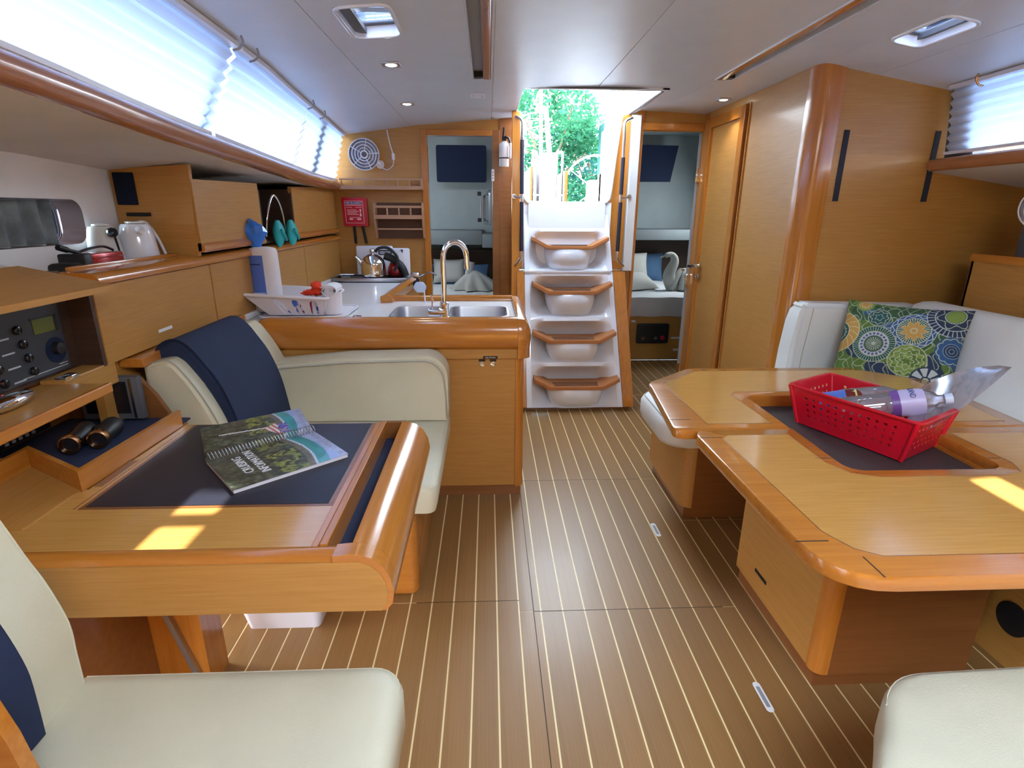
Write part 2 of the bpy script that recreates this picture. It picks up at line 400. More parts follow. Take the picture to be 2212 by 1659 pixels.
# ================================================================== SETTING
PXc = [-1.4, -.98, -.49, .04, .2, .4, .7, 1.15, 1.47, 1.55, 2.0, 2.6]
PZc = [1.80, 1.856, 1.919, 1.961, 1.975, 1.985, 1.990, 1.985, 1.97, 1.955, 1.88, 1.78]
def zc(x): return interp(PXc, PZc, x)
YL, YR, YF = 4.20, 3.95, -1.7
LTy = [-1.7, 1.0, 1.72, 2.32, 2.81, 4.2]; LTx = [-.70, -.780, -.798, -.822, -.869, -.984]
LBy = [-1.7, 1.15, 1.38, 1.67, 2.15, 3.59, 4.2]; LBx = [-.76, -.87, -.89, -.91, -.94, -1.03, -1.052]; LBz = [1.70, 1.628, 1.619, 1.603, 1.587, 1.546, 1.543]
# floor: cream inlay shows in the gaps between the planks
fl = struct(bx(-1.45, 2.6, YF, 5.0, -0.03, -0.0008), 'floor', 'holly')
P0 = 0.176; PITCH = 0.0777; GAP = 0.0026
edges = [P0 + PITCH * k for k in range(-19, 31)]
def plank(x0, x1, y0, y1, k):
    fin(bx(x0, x1, y0, y1, -0.0008, 0.0), 'plank', 'plank' + 'abc'[(k * 7 + int(y0 * 10)) % 3], fl)
for k, (a, b) in enumerate(zip(edges[:-1], edges[1:])):
    a2, b2 = a + GAP, b - GAP
    if b <= 0.151: cuts = [YF, 1.655, 2.58, 4.2]
    elif a < 0.8: cuts = [YF, 1.596, 2.58, 5.0]
    else: cuts = [YF, 2.17, 5.0]
    spans = [(a2, b2)]
    if a2 < 0.15 < b2: spans = [(a2, 0.1488), (0.1512, b2)]
    for (s0, s1) in spans:
        cc = cuts if s1 < 0.15 or a > 0.15 else [YF, 1.655 if s1 < 0.15 else 1.596, 2.58, 3.6]
        for c0, c1 in zip(cc[:-1], cc[1:]): plank(s0, s1, c0 + 0.0015, c1 - 0.0015, k)
jb = nb(); box(jb, 0.1485, 0.1515, YF, 3.55, -0.0008, -0.0004); box(jb, -0.27, 0.15, 1.6535, 1.6565, -0.0008, -0.0003); box(jb, 0.15, 0.83, 1.5945, 1.5975, -0.0008, -0.0003)
box(jb, 0.15, 0.79, 2.5785, 2.5815, -0.0008, -0.0003)
fin(jb, 'floor_joint', 'joint', fl)

# ceiling: panels between the seams, holes for hatches, companionway and the two grab-rail slots
ce = thing('ceiling', None, None, (0.6, 1.5, 1.95), kind='structure')
CXs = [-1.05, -.54, .028, .596, 1.1415, 1.71, 2.35]
holes = [(-.455, -.295, 1.895, 2.195), (1.497, 1.617, 1.985, 2.265), (.195, .955, 3.27, 4.35), (-.064, .016, -.6, 2.95), (1.145, 1.225, -.6, 3.02), (.1, 1.2, -.75, .05)]
def ceil_panel(xa, xb):
    xs = sorted({xa, xb} | {p for p in PXc if xa < p < xb} | {h for H in holes for h in H[:2] if xa < h < xb})
    ys = sorted({YF, 4.35} | {h for H in holes for h in H[2:] if YF < h < 4.35} | {i * .5 for i in range(-3, 9)})
    bm = nb(); vs = {}
    def vert(x, y, t):
        key = (round(x, 4), round(y, 4), t)
        if key not in vs: vs[key] = bm.verts.new((x, y, zc(x) + (0.03 if t else 0)))
        return vs[key]
    def solid(i, j):
        if i < 0 or j < 0 or i >= len(xs) - 1 or j >= len(ys) - 1: return False
        cx, cy = (xs[i] + xs[i + 1]) / 2, (ys[j] + ys[j + 1]) / 2
        return not any(h[0] < cx < h[1] and h[2] < cy < h[3] for h in holes)
    for i in range(len(xs) - 1):
        for j in range(len(ys) - 1):
            if not solid(i, j): continue
            x0, x1, y0, y1 = xs[i], xs[i + 1], ys[j], ys[j + 1]
            bm.faces.new((vert(x0, y0, 0), vert(x0, y1, 0), vert(x1, y1, 0), vert(x1, y0, 0)))
            bm.faces.new((vert(x0, y0, 1), vert(x1, y0, 1), vert(x1, y1, 1), vert(x0, y1, 1)))
            for di, dj, a, b in ((-1, 0, (x0, y0), (x0, y1)), (1, 0, (x1, y1), (x1, y0)), (0, -1, (x1, y0), (x0, y0)), (0, 1, (x0, y1), (x1, y1))):
                if not solid(i + di, j + dj): bm.faces.new((vert(*a, 0), vert(*a, 1), vert(*b, 1), vert(*b, 0)))
    return bm
for a, b in zip(CXs[:-1], CXs[1:]):
    fin(ceil_panel(a + .0018, b - .0018), 'ceiling_panel', 'ceiling_vinyl', ce)
bm = nb()
for x in CXs[1:-1]:
    y1 = {0.596: 3.26}.get(x, 4.1)
    box(bm, x - .004, x + .004, YF, y1, zc(x) + .003, zc(x) + .02)
fin(bm, 'ceiling_joint', 'cream_plastic', ce)
# deck above so that no light leaks in
bm = nb()
for (x0, x1, y0, y1) in ((-1.15, -.455, YF, 4.2), (-.295, .1, 1.0, 4.2), (-.455, -.295, YF, 1.895), (-.455, -.295, 2.50, 4.2), (-.295, .1, YF, 1.0), (.1, 1.2, YF, -.75), (.1, 1.2, .05, 3.27), (.1, .195, 3.27, 4.2), (.955, 1.2, 3.27, 4.2), (1.2, 1.497, YF, 4.2), (1.617, 2.6, YF, 4.2), (1.497, 1.617, YF, 1.985), (1.497, 1.617, 2.58, 4.2)):
    box(bm, x0, x1, y0, y1, 2.035, 2.08)
struct(bm, 'ceiling', 'gelcoat')

def hatch(n, x0, x1, y0, y1, label, cover):
    h = thing('window_%d' % n, None, None, ((x0 + x1) / 2, (y0 + y1) / 2, 1.95), kind='structure'); h['label'] = label
    zz = lambda u: zc(u)
    t = .045
    fin(shape([rrect(x0 - .008, x1 + .008, y0 - .008, y1 + .008, .04), rrect(x0 + .004, x1 - .004, y0 + .004, y1 - .004, .03)], .008, .003, lambda u, v, w: (u, v, zz(u) - w + .002)), 'flange', 'white_gloss', h, 40)
    bm = nb(); r0 = rrect(x0 + .003, x1 - .003, y0 + .003, y1 - .003, .03)
    loft(bm, [[(u, v, zz(u) - .004) for u, v in r0], [(u, v, zz(u) + .032) for u, v in r0]], cap=False)
    fin(bm, 'liner', 'white_gloss', h, 40)
    fin(shape([rrect(x0 - .012, x1 + .012, y0 - .012, y1 + .012, .03), rrect(x0 + .016, x1 - .012, y0 + .014, y1 - .014, .02)], .014, 0, lambda u, v, w: (u, v, zz(u) + .032 + w)), 'frame', 'grey_dark', h)
    fin(shape([rrect(x0 + .002, x1 - .002, y0 + .002, y1 - .002, .02)], .006, 0, lambda u, v, w: (u, v, zz(u) + .046 + w)), 'pane', 'tinted_acrylic', h)
    ym = (y0 + y1) / 2
    if n == 3: fin(bx(x0 + .002, x1 - .002, ym - .022, ym + .022, zz(ym * 0 + (x0 + x1) / 2) + .034, zz((x0 + x1) / 2) + .046), 'sun_split_bar', 'brushed', h)  # bar added to split the sun patch on the chart table
    for c in cover: fin(bx(*c), 'mosquito_blind', 'grey_dark', h)
hatch(3, -.455, -.295, 1.895, 2.195, 'small rounded deck hatch over the chart table', [(-.453, -.415, 1.9, 2.19, 1.935, 1.950)])
hatch(4, 1.497, 1.617, 1.985, 2.265, 'small rounded deck hatch above the dining side', [(1.598, 1.615, 1.99, 2.26, 1.965, 1.982)])

# grab rails let into the ceiling
def grabrail(x0, xw, x1, y1, label, side):
    """x0..xw dark slot, xw..x1 timber rail (side=+1) or mirrored"""
    zt = (zc(x0) + zc(x1)) / 2
    g = thing('ceiling_grab_rail', label, 'grab rail', ((x0 + x1) / 2, y1 / 2, zt), None)
    s0, s1 = (x0, xw) if side > 0 else (xw, x1); r0, r1 = (xw, x1) if side > 0 else (x0, xw)
    fin(bx(s0 - .004, s1 + .004, -.6, y1, zt + .025, zt + .035), 'slot_back', 'grey_mid', g)
    fin(bx(s0 + .002, s1 - .002, y1 - .04, y1 - .005, zt + .0, zt + .03), 'end_block', 'black', g)
    fin(bx(r0, r1, -.6, y1, zt - .004, zt + .026, bev=.007, seg=2), 'rail', 'redwoodY' if side > 0 else 'cherryY', g, 40)
    for xe in (x0 - .006, x1 + .001): fin(bx(xe, xe + .004, -.6, y1, zt - .004, zt + .012), 'edge_strip', 'white_gloss', g)
grabrail(-.064, -.02, .016, 2.95, 'long reddish timber grab rail in a ceiling slot left of the companionway', 1)
grabrail(1.145, 1.187, 1.225, 3.02, 'long timber grab rail in a ceiling slot right of the companionway', -1)

# downlights
def downlight(x, y, label):
    z = zc(x); d = thing('downlight', label, 'ceiling light', (x, y, z - .006), 'square recessed downlights')
    fin(shape([rrect(x - .038, x + .038, y - .038, y + .038, .006), circ(x, y, .024)], .007, .0015, lambda u, v, w: (u, v, z + .001 - w)), 'bezel', 'brushed', d, 40)
    bm = nb(); lathe(bm, [(0.0241, -.001), (.022, -.006), (.012, -.009), (.0, -.010)], (x, y, z), 'Z', 24); fin(bm, 'lens', 'lamp_glow', d, 60)
    l = bpy.data.lights.new('downlight_bulb', 'SPOT'); l.energy = 2.5; l.spot_size = 2.0; l.spot_blend = .8; l.shadow_soft_size = .02; l.color = (1, .93, .75)
    o = bpy.data.objects.new('downlight_bulb', l); C.objects.link(o); o.location = (x, y, z - .03)
downlight(-.395, 2.563, 'square downlight in the left ceiling, the nearer one to the small hatch')
downlight(-.449, 3.405, 'square downlight in the left ceiling, the farther one near the wall fan')
downlight(1.366, 3.456, 'square downlight in the right ceiling beside the tall narrow door')
v = thing('ceiling_vent', 'small white louvred vent in the ceiling beside the companionway', 'vent', (-.055, 3.33, 1.95))
for i in range(3): fin(bx(-.075, -.03, 3.30 + i * .024, 3.314 + i * .024, 1.945, 1.955, bev=.001), 'louvre', 'white_plastic', v)
fin(shape([rrect(-.092, -.012, 3.28, 3.38, .004), rrect(-.082, -.022, 3.292, 3.368, .003)], .006, .001, fXY(1.948)), 'frame', 'white_plastic', v)

# ---- left side: deckhouse window band, blinds, trim, soffit, hull
def lt(y): return V((interp(LTy, LTx, y), y, zc(interp(LTy, LTx, y)) + .0))
def lb(y): return V((interp(LBy, LBx, y), y, interp(LBy, LBz, y)))
ysw = [YF, -.9, 0, .6, 1.0, 1.4, 1.8, 2.2, 2.6, 3.0, 3.4, 3.8, YL]
w1 = thing('window_1', None, None, (-.95, 2.0, 1.7), kind='structure')
bm = nb(); grid(bm, 12, 1, lambda u, t: (lt(ysw[round(u * 12)]) + V((-.10, 0, .05))) * (1 - t) + (lb(ysw[round(u * 12)]) + V((-.10, 0, -.0))) * t)
fin(bm, 'pane', 'window_glass', w1)
for (ya, yb) in ((3.52, 3.62), (.75, .85), (2.03, 2.06)):
    bm = nb(); loft(bm, [[lt(y) + V((-.11, 0, .05)), lt(y) + V((-.05, 0, .05)), lb(y) + V((-.05, 0, -.02)), lb(y) + V((-.11, 0, -.02))] for y in (ya, yb)])
    fin(bm, 'mullion', 'grey_dark', w1)
def blind(ya, yb, label, fun_t, fun_b, outw, npl=8, n=10):
    b = thing('pleated_blind', label, 'blind', tuple((fun_t(ya) + fun_b(yb)) / 2), 'pleated cloth window blinds')
    bm = nb(); rows = 2 * npl
    def f(u, t):
        y = ya + (yb - ya) * u; p = fun_t(y) * (1 - t) + fun_b(y) * t; k = round(t * rows)
        return p + V(outw) * (0.014 if k % 2 else -0.002)
    grid(bm, n, rows, f); fin(bm, 'pleats', 'blind_cloth', b)
    bm = nb(); loft(bm, [[fun_t(y) + V((dx * -outw[0], 0, dz)) for dx, dz in ((-.012, .0), (.012, 0), (.012, -.016), (-.012, -.016))] for y in [ya + (yb - ya) * i / n for i in range(n + 1)]])
    fin(bm, 'head_rail', 'white_plastic', b)
    bm = nb(); loft(bm, [[fun_b(y) + V((dx * -outw[0], 0, dz)) for dx, dz in ((-.012, .0), (.010, 0), (.010, .012), (-.012, .012))] for y in [ya + (yb - ya) * i / n for i in range(n + 1)]])
    fin(bm, 'bottom_rail', 'white_plastic', b)
    return b
bl = []
for ya, yb, lab in ((.58, 2.085, 'long white pleated blind along the left window, nearest the camera'), (2.115, 3.13, 'white pleated blind in the middle of the left window'), (3.14, 4.16, 'white pleated blind at the far end of the left window beside the fan')):
    bl.append(blind(ya, yb, lab, lambda y: lt(y) + V((-.012, 0, -.004)), lambda y: lb(y) + V((-.018, 0, .004)), (-1, 0, 0), n=max(4, int((yb - ya) * 4))))
for i, y in enumerate((2.02, 2.16, 3.02, 3.30)):       # little hooks that hold the blinds
    p = lt(y); bm = nb(); tube(bm, smooth_path([p + V((.03, 0, -.001)), p + V((.034, 0, -.02)), p + V((.02, 0, -.036)), p + V((.0, 0, -.042))], 4), .0035, 6)
    fin(bm, 'hook', 'grey_mid', bl[0 if i < 1 else 1])
def trimring(y): 
    q = lb(y); return [(q.x - .05, y, q.z), (q.x - .002, y, q.z + .001), (q.x + .012, y, q.z - .008), (q.x + .018, y, q.z - .03), (q.x + .010, y, q.z - .05), (q.x - .004, y, q.z - .058), (q.x - .05, y, q.z - .056)]
bm = nb(); loft(bm, [trimring(y) for y in ysw]); struct(bm, 'trim_1', 'redwoodY', smooth=50)
# soffit and hull lining
bm = nb(); loft(bm, [[(lb(y).x - .004, y, lb(y).z - .054), (-1.40, y, 1.485 + (.02 if y < 2 else 0)), (-1.40, y, 1.53), (lb(y).x - .02, y, lb(y).z - .02)] for y in ysw]); struct(bm, 'wall_left', 'soffit_vinyl')
# hull side with the port
hy0, hy1 = YF, 2.2
bm = shape([[(YF, .6), (2.2, .6), (2.2, 1.52), (YF, 1.52)], rrect(.95, 2.02, 1.238, 1.380, .045)], .03, 0, lambda u, v, w: (-1.39 - w, u, v))
struct(bm, 'wall_left', 'hull_white')
bm = nb(); box(bm, -1.42, -1.39, 2.2, 4.2, .6, 1.52); struct(bm, 'wall_left', 'hull_white')
w2 = thing('window_2', None, None, (-1.4, 1.5, 1.24), kind='structure')
bm = nb(); loft(bm, [[(-1.388, u, v) for u, v in rrect(.95, 2.02, 1.238, 1.380, .045)], [(-1.46, u, v) for u, v in rrect(.955, 2.01, 1.243, 1.375, .045)]], cap=False); fin(bm, 'reveal', 'reveal_brown', w2, 40)
fin(bx(-1.462, -1.458, .94, 2.03, 1.22, 1.40), 'pane', 'window_glass', w2)
bm = nb(); grid(bm, 90, 3, lambda u, t: V((-1.425 + .012 * math.sin(u * 90) + .006 * math.sin(u * 43), .955 + u * .97, 1.376 - t * .135)))
solo(bm, 'curtain', 'curtain', 'grey-green gathered curtain inside the small hull port at far left', 'curtain', smooth=60)

# ---- right side
rt = lambda y: V((interp([-1.7, 2.6], [1.80, 1.99], y), y, zc(1.99)))
rb = lambda y: V((interp([-1.7, 2.6], [1.86, 2.03], y), y, 1.590))
w5 = thing('window_5', None, None, (2.1, 1.5, 1.6), kind='structure')
bm = nb(); grid(bm, 6, 1, lambda u, t: (rt(YF + u * 4.3) + V((.10, 0, .05))) * (1 - t) + (rb(YF + u * 4.3) + V((.10, 0, -.02))) * t); fin(bm, 'pane', 'window_glass', w5)
for (ya, yb) in ((2.44, 2.60), (.6, .7)):
    bm = nb(); loft(bm, [[rt(y) + V((.05, 0, .05)), rt(y) + V((.12, 0, .05)), rb(y) + V((.12, 0, -.02)), rb(y) + V((.05, 0, -.02))] for y in (ya, yb)]); fin(bm, 'mullion', 'grey_dark', w5)
blind(2.09, 2.56, 'short white pleated blind on the right window next to the timber bulkhead', lambda y: rt(y) + V((.02, 0, -.004)), lambda y: rb(y) + V((.02, 0, .01)), (1, 0, 0), n=3)
blind(.58, 2.085, 'white pleated blind on the right window running off the picture edge', lambda y: rt(y) + V((.02, 0, -.004)), lambda y: rb(y) + V((.02, 0, .01)), (1, 0, 0), n=12)
bm = nb(); p = rt(2.36); tube(bm, smooth_path([p + V((-.03, 0, -.001)), p + V((-.034, 0, -.02)), p + V((-.02, 0, -.04)), p + V((.0, 0, -.045))], 4), .004, 6)
solo(bm, 'blind_hook', 'brass', 'small curved hook at the top of the right window blind', 'hook')
def trimring2(y):
    q = rb(y); return [(q.x + .05, y, q.z - .002), (q.x - .004, y, q.z - .004), (q.x - .018, y, q.z - .012), (q.x - .024, y, q.z - .03), (q.x - .014, y, q.z - .05), (q.x, y, q.z - .056), (q.x + .05, y, q.z - .056)]
bm = nb(); loft(bm, [trimring2(y) for y in (YF, 0, 1, 1.8, 2.2, 2.605)]); struct(bm, 'trim_2', 'redwoodY', smooth=50)
bm = nb(); loft(bm, [[(rb(y).x, y, 1.536), (2.62, y, 1.45), (2.62, y, 1.49), (rb(y).x, y, 1.56)] for y in (YF, .5, 2.62)]); struct(bm, 'wall_right', 'soffit_vinyl')
bm = bx(2.56, 2.60, YF, 2.62, 0, 1.5); struct(bm, 'wall_right', 'oakY')
# timber bulkhead facing the camera behind the dinette, with two strips of hook tape
zt = lambda x: zc(x) + .03
struct((lambda b: (extY(b, [(1.56, 0), (2.6, 0), (2.6, zt(2.6)), (2.0, zt(2.0)), (1.56, zt(1.56))], 2.62, 2.655), b)[1])(nb()), 'wall_back', 'oakX')
bm = nb(); prof = [(1.45, 2.68), (1.452, 2.655), (1.462, 2.632), (1.48, 2.615), (1.50, 2.608), (1.53, 2.608), (1.565, 2.612), (1.565, 2.70), (1.45, 2.70)]
extZ(bm, prof, 0, 1.985); struct(bm, 'trim_3', 'cherryZ', smooth=50)
for n, (x, xb, lab) in enumerate(((1.602, 1.627, 'black vertical tape strip on the timber bulkhead, the left of the pair'), (2.026, 2.052, 'black vertical tape strip on the timber bulkhead, the right of the pair'))):
    solo(bx(x, xb, 2.616, 2.62, 1.402, 1.706), 'tape_strip', 'velcro', lab, 'tape strip')
# side wall with the narrow door
struct(bx(1.452, 1.50, 2.69, 3.27, 0, zc(1.47)), 'wall_right', 'oakY')
d2 = thing('door_2', None, None, (1.46, 3.58, 0), kind='structure'); d2['label'] = 'narrow timber door in the right wall'
fin(bx(1.462, 1.49, 3.385, 3.815, .02, 1.87, bev=.002), 'door_panel', 'oakY', d2)
bm = nb()
for a in ((3.325, 3.385, .02, 1.93), (3.815, 3.865, .02, 1.93)): box(bm, 1.444, 1.49, a[0], a[1], a[2], a[3], bev=.003)
box(bm, 1.444, 1.49, 3.385, 3.815, 1.87, 1.93, bev=.003); fin(bm, 'door_frame', 'cherryZ', d2)
fin(bx(1.462, 1.495, 3.268, 3.325, 0, 1.94), 'reveal', 'darkwoodX', d2)
fin(bx(1.444, 1.452, 3.262, 3.275, 0, 1.925), 'edge_bead', 'cherryZ', d2)
hd = nb(); lathe(hd, [(.022, 0), (.022, -.006), (.010, -.008), (.010, -.05), (0, -.05)], (1.444, 3.775, 1.00), 'X', 20); tube(hd, [(1.40, 3.775, 1.0), (1.398, 3.76, 1.0), (1.397, 3.70, 1.0)], [.010, .009, .006], 8)
h_ = fin(hd, 'door_handle', 'chrome', d2, 50)
fin(bx(1.385, 1.40, 3.78, 3.83, .985, 1.0, bev=.003), 'grip', 'black', h_)
bm = nb(); lathe(bm, [(.02, 0), (.02, -.006), (.008, -.012), (0, -.012)], (1.444, 3.775, .925), 'X', 20); fin(bm, 'lock_rose', 'chrome', d2, 50)
struct(bx(1.452, 1.50, 3.865, 3.95, 0, 1.985), 'wall_right', 'cherryZ')
struct(bx(1.452, 1.50, 3.27, 3.865, 1.93, 2.0), 'wall_right', 'oakY')
# aft bulkheads
def wall_with_hole(x0, x1, y, hole, mat, top=True, th=.03):
    xs = [x0] + [p for p in PXc if x0 < p < x1] + [x1]
    out = [(x0, 0), (x1, 0)] + [(x, zc(x) + .03) for x in reversed(xs)]
    return shape([out, hole] if hole else [out], th, 0, fXZb(y))
struct(wall_with_hole(-1.42, .20, YL, [(-.44, -.1 + .1001), (.045, .0001), (.045, 1.87), (-.44, 1.87)], 'oakX'), 'wall_back', 'oakX')
d1 = thing('door_1', None, None, (-.2, YL, 0), kind='structure'); d1['label'] = 'open doorway to the left aft cabin'
fin(bx(-.470, -.426, YL - .02, YL + .04, 0, 1.892, bev=.003), 'jamb', 'cherryZ', d1)
fin(bx(.032, .085, YL - .02, YL + .04, 0, 1.892, bev=.003), 'jamb', 'redwoodX', d1, label='darker right jamb')
fin(bx(-.426, .032, YL - .02, YL + .04, 1.853, 1.892, bev=.003), 'lintel', 'cherryX', d1)
bm = bx(.026, .046, YL - .024, YL - .018, 1.555, 1.635, bev=.002); hk = fin(bm, 'strike_plate', 'white_metal', d1)
for z in (1.575, 1.595, 1.615): 
    bm = nb(); lathe(bm, [(.004, 0), (.004, -.001)], (.036, YL - .024, z), 'Y', 10); fin(bm, 'screw', 'grey_dark', hk)
struct(bx(.085, .20, YL - .012, YL, 0, 1.97), 'wall_back', 'redwoodX', label='dark reddish timber panel beside the companionway')
struct(wall_with_hole(.98, 1.50, YR, [(1.03, .0001), (1.449, .0001), (1.449, 1.865), (1.03, 1.865)], 'oakX'), 'wall_back', 'oakX')
d3 = thing('door_3', None, None, (1.23, YR, 0), kind='structure'); d3['label'] = 'open doorway to the right aft cabin'
fin(bx(1.028, 1.452, YR - .015, YR + .03, 1.87, 1.915, bev=.003), 'lintel', 'cherryX', d3)
fin(bx(1.012, 1.032, YR - .015, YR + .06, 0, 1.99, bev=.003), 'jamb', 'cherryZ', d3)
fin((lambda b: (extZ(b, [(1.428, YR + .012), (1.446, YR + .012), (1.63, YR + .50), (1.612, YR + .507)], .02, 1.86), b)[1])(nb()), 'door_leaf', 'redwoodX', d3)
fin(bx(1.428, 1.446, YR + .004, YR + .012, .25, 1.86), 'leaf_edge', 'grey_mid', d3)
for z in (1.59, .88): fin(bx(1.424, 1.452, YR - .008, YR + .01, z - .045, z + .045, bev=.002), 'hinge', 'chrome', d3, 40)
bm = nb(); tube(bm, [(1.42, YR + .02, .95), (1.39, YR + .02, .95), (1.385, YR - .02, .955)], .007, 8); fin(bm, 'door_handle', 'chrome', d3, 40)
# forward end of the cabin, behind the photographer
struct(bx(-1.45, 2.6, YF - .03, YF, 0, 2.05), 'wall_front', 'oakX')
bm = nb(); loft(bm, [[lt(y) + V((-.06, 0, .02)), lt(y) + V((-.03, 0, .02)), lb(y) + V((-.035, 0, -.03)), lb(y) + V((-.065, 0, -.03))] for y in (YF, 0, .55)]); struct(bm, 'wall_left', 'oakY')  # solid panel added over the unseen window to cut light from forward
bm = nb(); loft(bm, [[rt(y) + V((.03, 0, .02)), rt(y) + V((.06, 0, .02)), rb(y) + V((.065, 0, -.03)), rb(y) + V((.035, 0, -.03))] for y in (YF, 0, .55)]); struct(bm, 'wall_right', 'oakY')  # matching added panel blocks the unseen right-hand window
# side closing pieces above the windows
bm = nb(); box(bm, -1.2, -1.02, YF, 4.2, 1.93, 2.04); struct(bm, 'ceiling', 'gelcoat')

# ================================================================== AFT CABINS (seen through the doorways)
def cabin(x0, x1, y0, y1, tag):
    for nm, b in (('wall_left', (x0 - .03, x0, y0, y1, 0, 2.15)), ('wall_right', (x1, x1 + .03, y0, y1, 0, 2.15)), ('wall_back', (x0, x1, y1, y1 + .03, 0, 2.15)), ('ceiling', (x0 - .03, x1 + .03, y0, y1, 2.15, 2.18))):
        struct(bx(*b), nm, 'cabin_shell', label=tag)
cabin(-1.3, .16, YL + .04, 6.2, 'pale moulded lining of the left aft cabin')
cabin(1.28, 2.45, 4.9, 6.5, 'pale moulded lining of the right aft cabin')
for nm, b in (('wall_left', (.97, 1.0, YR + .035, 4.9, 0, 2.1)), ('wall_left', (.97, 1.25, 4.9, 4.93, 0, 2.1)), ('ceiling', (1.0, 2.05, YR + .035, 4.93, 2.1, 2.13)), ('wall_right', (2.04, 2.48, 4.87, 4.89, 0, 2.15))):
    struct(bx(*b), nm, 'cabin_shell')
bm = nb(); extZ(bm, [(1.455, 3.985), (1.475, 3.985), (2.05, 4.92), (2.03, 4.93)], 0, 2.1); struct(bm, 'wall_right', 'cabin_shell')
# left cabin
solo(shape([rrect(-.52, -.015, 1.63, 1.98, .02)], .02, .004, fXZ(5.98)), 'window_cover', 'dusk_navy', 'dark navy fabric cover over the window in the left aft cabin', 'window cover')
solo(bx(-1.3, -.06, 5.75, 6.2, 1.02, 1.16, bev=.01), 'cabin_shelf', 'cabin_grey', 'pale grey moulded shelf across the left aft cabin', 'shelf', smooth=40)
solo(bx(-.06, .16, 5.6, 6.2, 1.0, 1.13, bev=.01), 'cabin_shelf', 'cabin_grey', 'short grey shelf end by the port in the left aft cabin', 'shelf', smooth=40)
solo(bx(-1.3, .16, 6.12, 6.2, .45, .95), 'headboard', 'darkwoodX', 'dark timber headboard in the left aft cabin', 'headboard')
po = thing('port_light', 'small upright opening port with dark frame in the left aft cabin', 'port', (.1, 5.7, 1.2))
fin(shape([rrect(5.45, 5.95, 1.22, 1.54, .04), rrect(5.49, 5.91, 1.26, 1.50, .03)], .025, .004, lambda u, v, w: (-.0 + .0 - w - (u - 5.45) * .12 + .03, u, v)), 'frame', 'brushed', po, 40)
fin(bx(-.075, -.07, 5.5, 5.9, 1.26, 1.5), 'pane', 'print_pink', po)
for z in (1.25, 1.49): fin(bx(-.10, -.065, 5.45, 5.6, z, z + .035), 'latch', 'black', po)
def bed(x0, x1, y0, y1, zb, zt_, label, matm='sheet'):
    b = thing('bed', label, 'bed', ((x0 + x1) / 2, (y0 + y1) / 2, 0))
    fin(bx(x0, x1, y0 + .02, y1, 0.0, zb), 'base', 'oakX', b)
    bm = nb(); nx, ny = 24, 16
    def f(u, t):
        x = x0 + u * (x1 - x0); y = y0 - .01 + t * (y1 - y0)
        return V((x, y, zt_ + .006 * math.sin(x * 23 + y * 9) * math.sin(y * 17)))
    vs = grid(bm, nx, ny, f)
    lo = [bm.verts.new(vs[i][0].co + V((0, .012 * math.sin(i * 1.7), -(zt_ - zb) * .5))) for i in range(nx + 1)]
    l2 = [bm.verts.new(vs[i][0].co + V((0, .02 + .012 * math.sin(i * 1.1), -(zt_ - zb)))) for i in range(nx + 1)]
    for i in range(nx):
        bm.faces.new((vs[i][0], lo[i], lo[i + 1], vs[i + 1][0])); bm.faces.new((lo[i], l2[i], l2[i + 1], lo[i + 1]))
    fin(bm, 'mattress', matm, b, 50); return b
bed(-1.3, .16, 4.7, 6.12, .42, .60, 'made bed with pale sheet in the left aft cabin')
bR = bed(1.285, 2.45, 4.98, 6.4, .42, .60, 'made bed with pale sheet in the right aft cabin')
def pillow(c, sx_, sy_, sz_, rot, mat, name, label, cat='pillow', printed=None, res=(14, 10)):
    bm = nb(); R = Matrix.Rotation(rot[2], 3, 'Z') @ Matrix.Rotation(rot[0], 3, 'X') @ Matrix.Rotation(rot[1], 3, 'Y')
    nu, nv = res; vs = {}
    lay = bm.verts.layers.float_color.new('print') if printed else None
    def prof(a, b):
        e = (1 - abs(a) ** 3.2) * (1 - abs(b) ** 3.2); e = max(e, 0)
        pin = .06 * (a * a) * (b * b)
        return a * (1 - .07 * (1 - abs(a)) * 0 - .06 * (1 - b * b) * abs(a)) , b * (1 - .07 * (1 - a * a) * abs(b)), e ** .55
    for side in (1, -1):
        for i in range(nu + 1):
            for j in range(nv + 1):
                a = -1 + 2 * i / nu; b = -1 + 2 * j / nv
                if side < 0 and (i in (0, nu) or j in (0, nv)): vs[(side, i, j)] = vs[(1, i, j)]; continue
                p, q, h = prof(a, b)
                vs[(side, i, j)] = bm.verts.new(V(c) + R @ V((p * sx_, q * sy_, side * h * sz_)))
        for i in range(nu):
            for j in range(nv):
                q4 = [vs[(side, i, j)], vs[(side, i + 1, j)], vs[(side, i + 1, j + 1)], vs[(side, i, j + 1)]]
                bm.faces.new(q4 if side > 0 else q4[::-1])
    if printed:
        for (s, i, j), v in vs.items(): v[lay] = (*printed(i / nu, j / nv), 1)
    return solo(bm, name, mat, label, cat, smooth=60)
pillow((-.42, 5.95, .74), .17, .13, .06, (math.radians(70), 0, 0), 'towel', 'pillow', 'pale pillow leaning at the back of the left aft cabin bed')
pillow((-.30, 5.97, .70), .30, .11, .04, (math.radians(75), 0, 0), 'slate_blue', 'pillow', 'slate blue cushion behind the pale pillow in the left aft cabin')
pillow((1.54, 6.1, .78), .22, .15, .06, (math.radians(68), 0, 0), 'towel', 'pillow', 'pale pillow propped up at the back of the right aft cabin bed')
pillow((1.50, 5.55, .68), .19, .16, .05, (math.radians(25), 0, .4), 'towel', 'pillow', 'pale pillow lying low near the door side of the right aft cabin bed')
pillow((1.72, 6.25, .75), .26, .16, .05, (math.radians(78), 0, 0), 'slate_blue', 'pillow', 'slate blue cushion behind the towel swan in the right aft cabin')
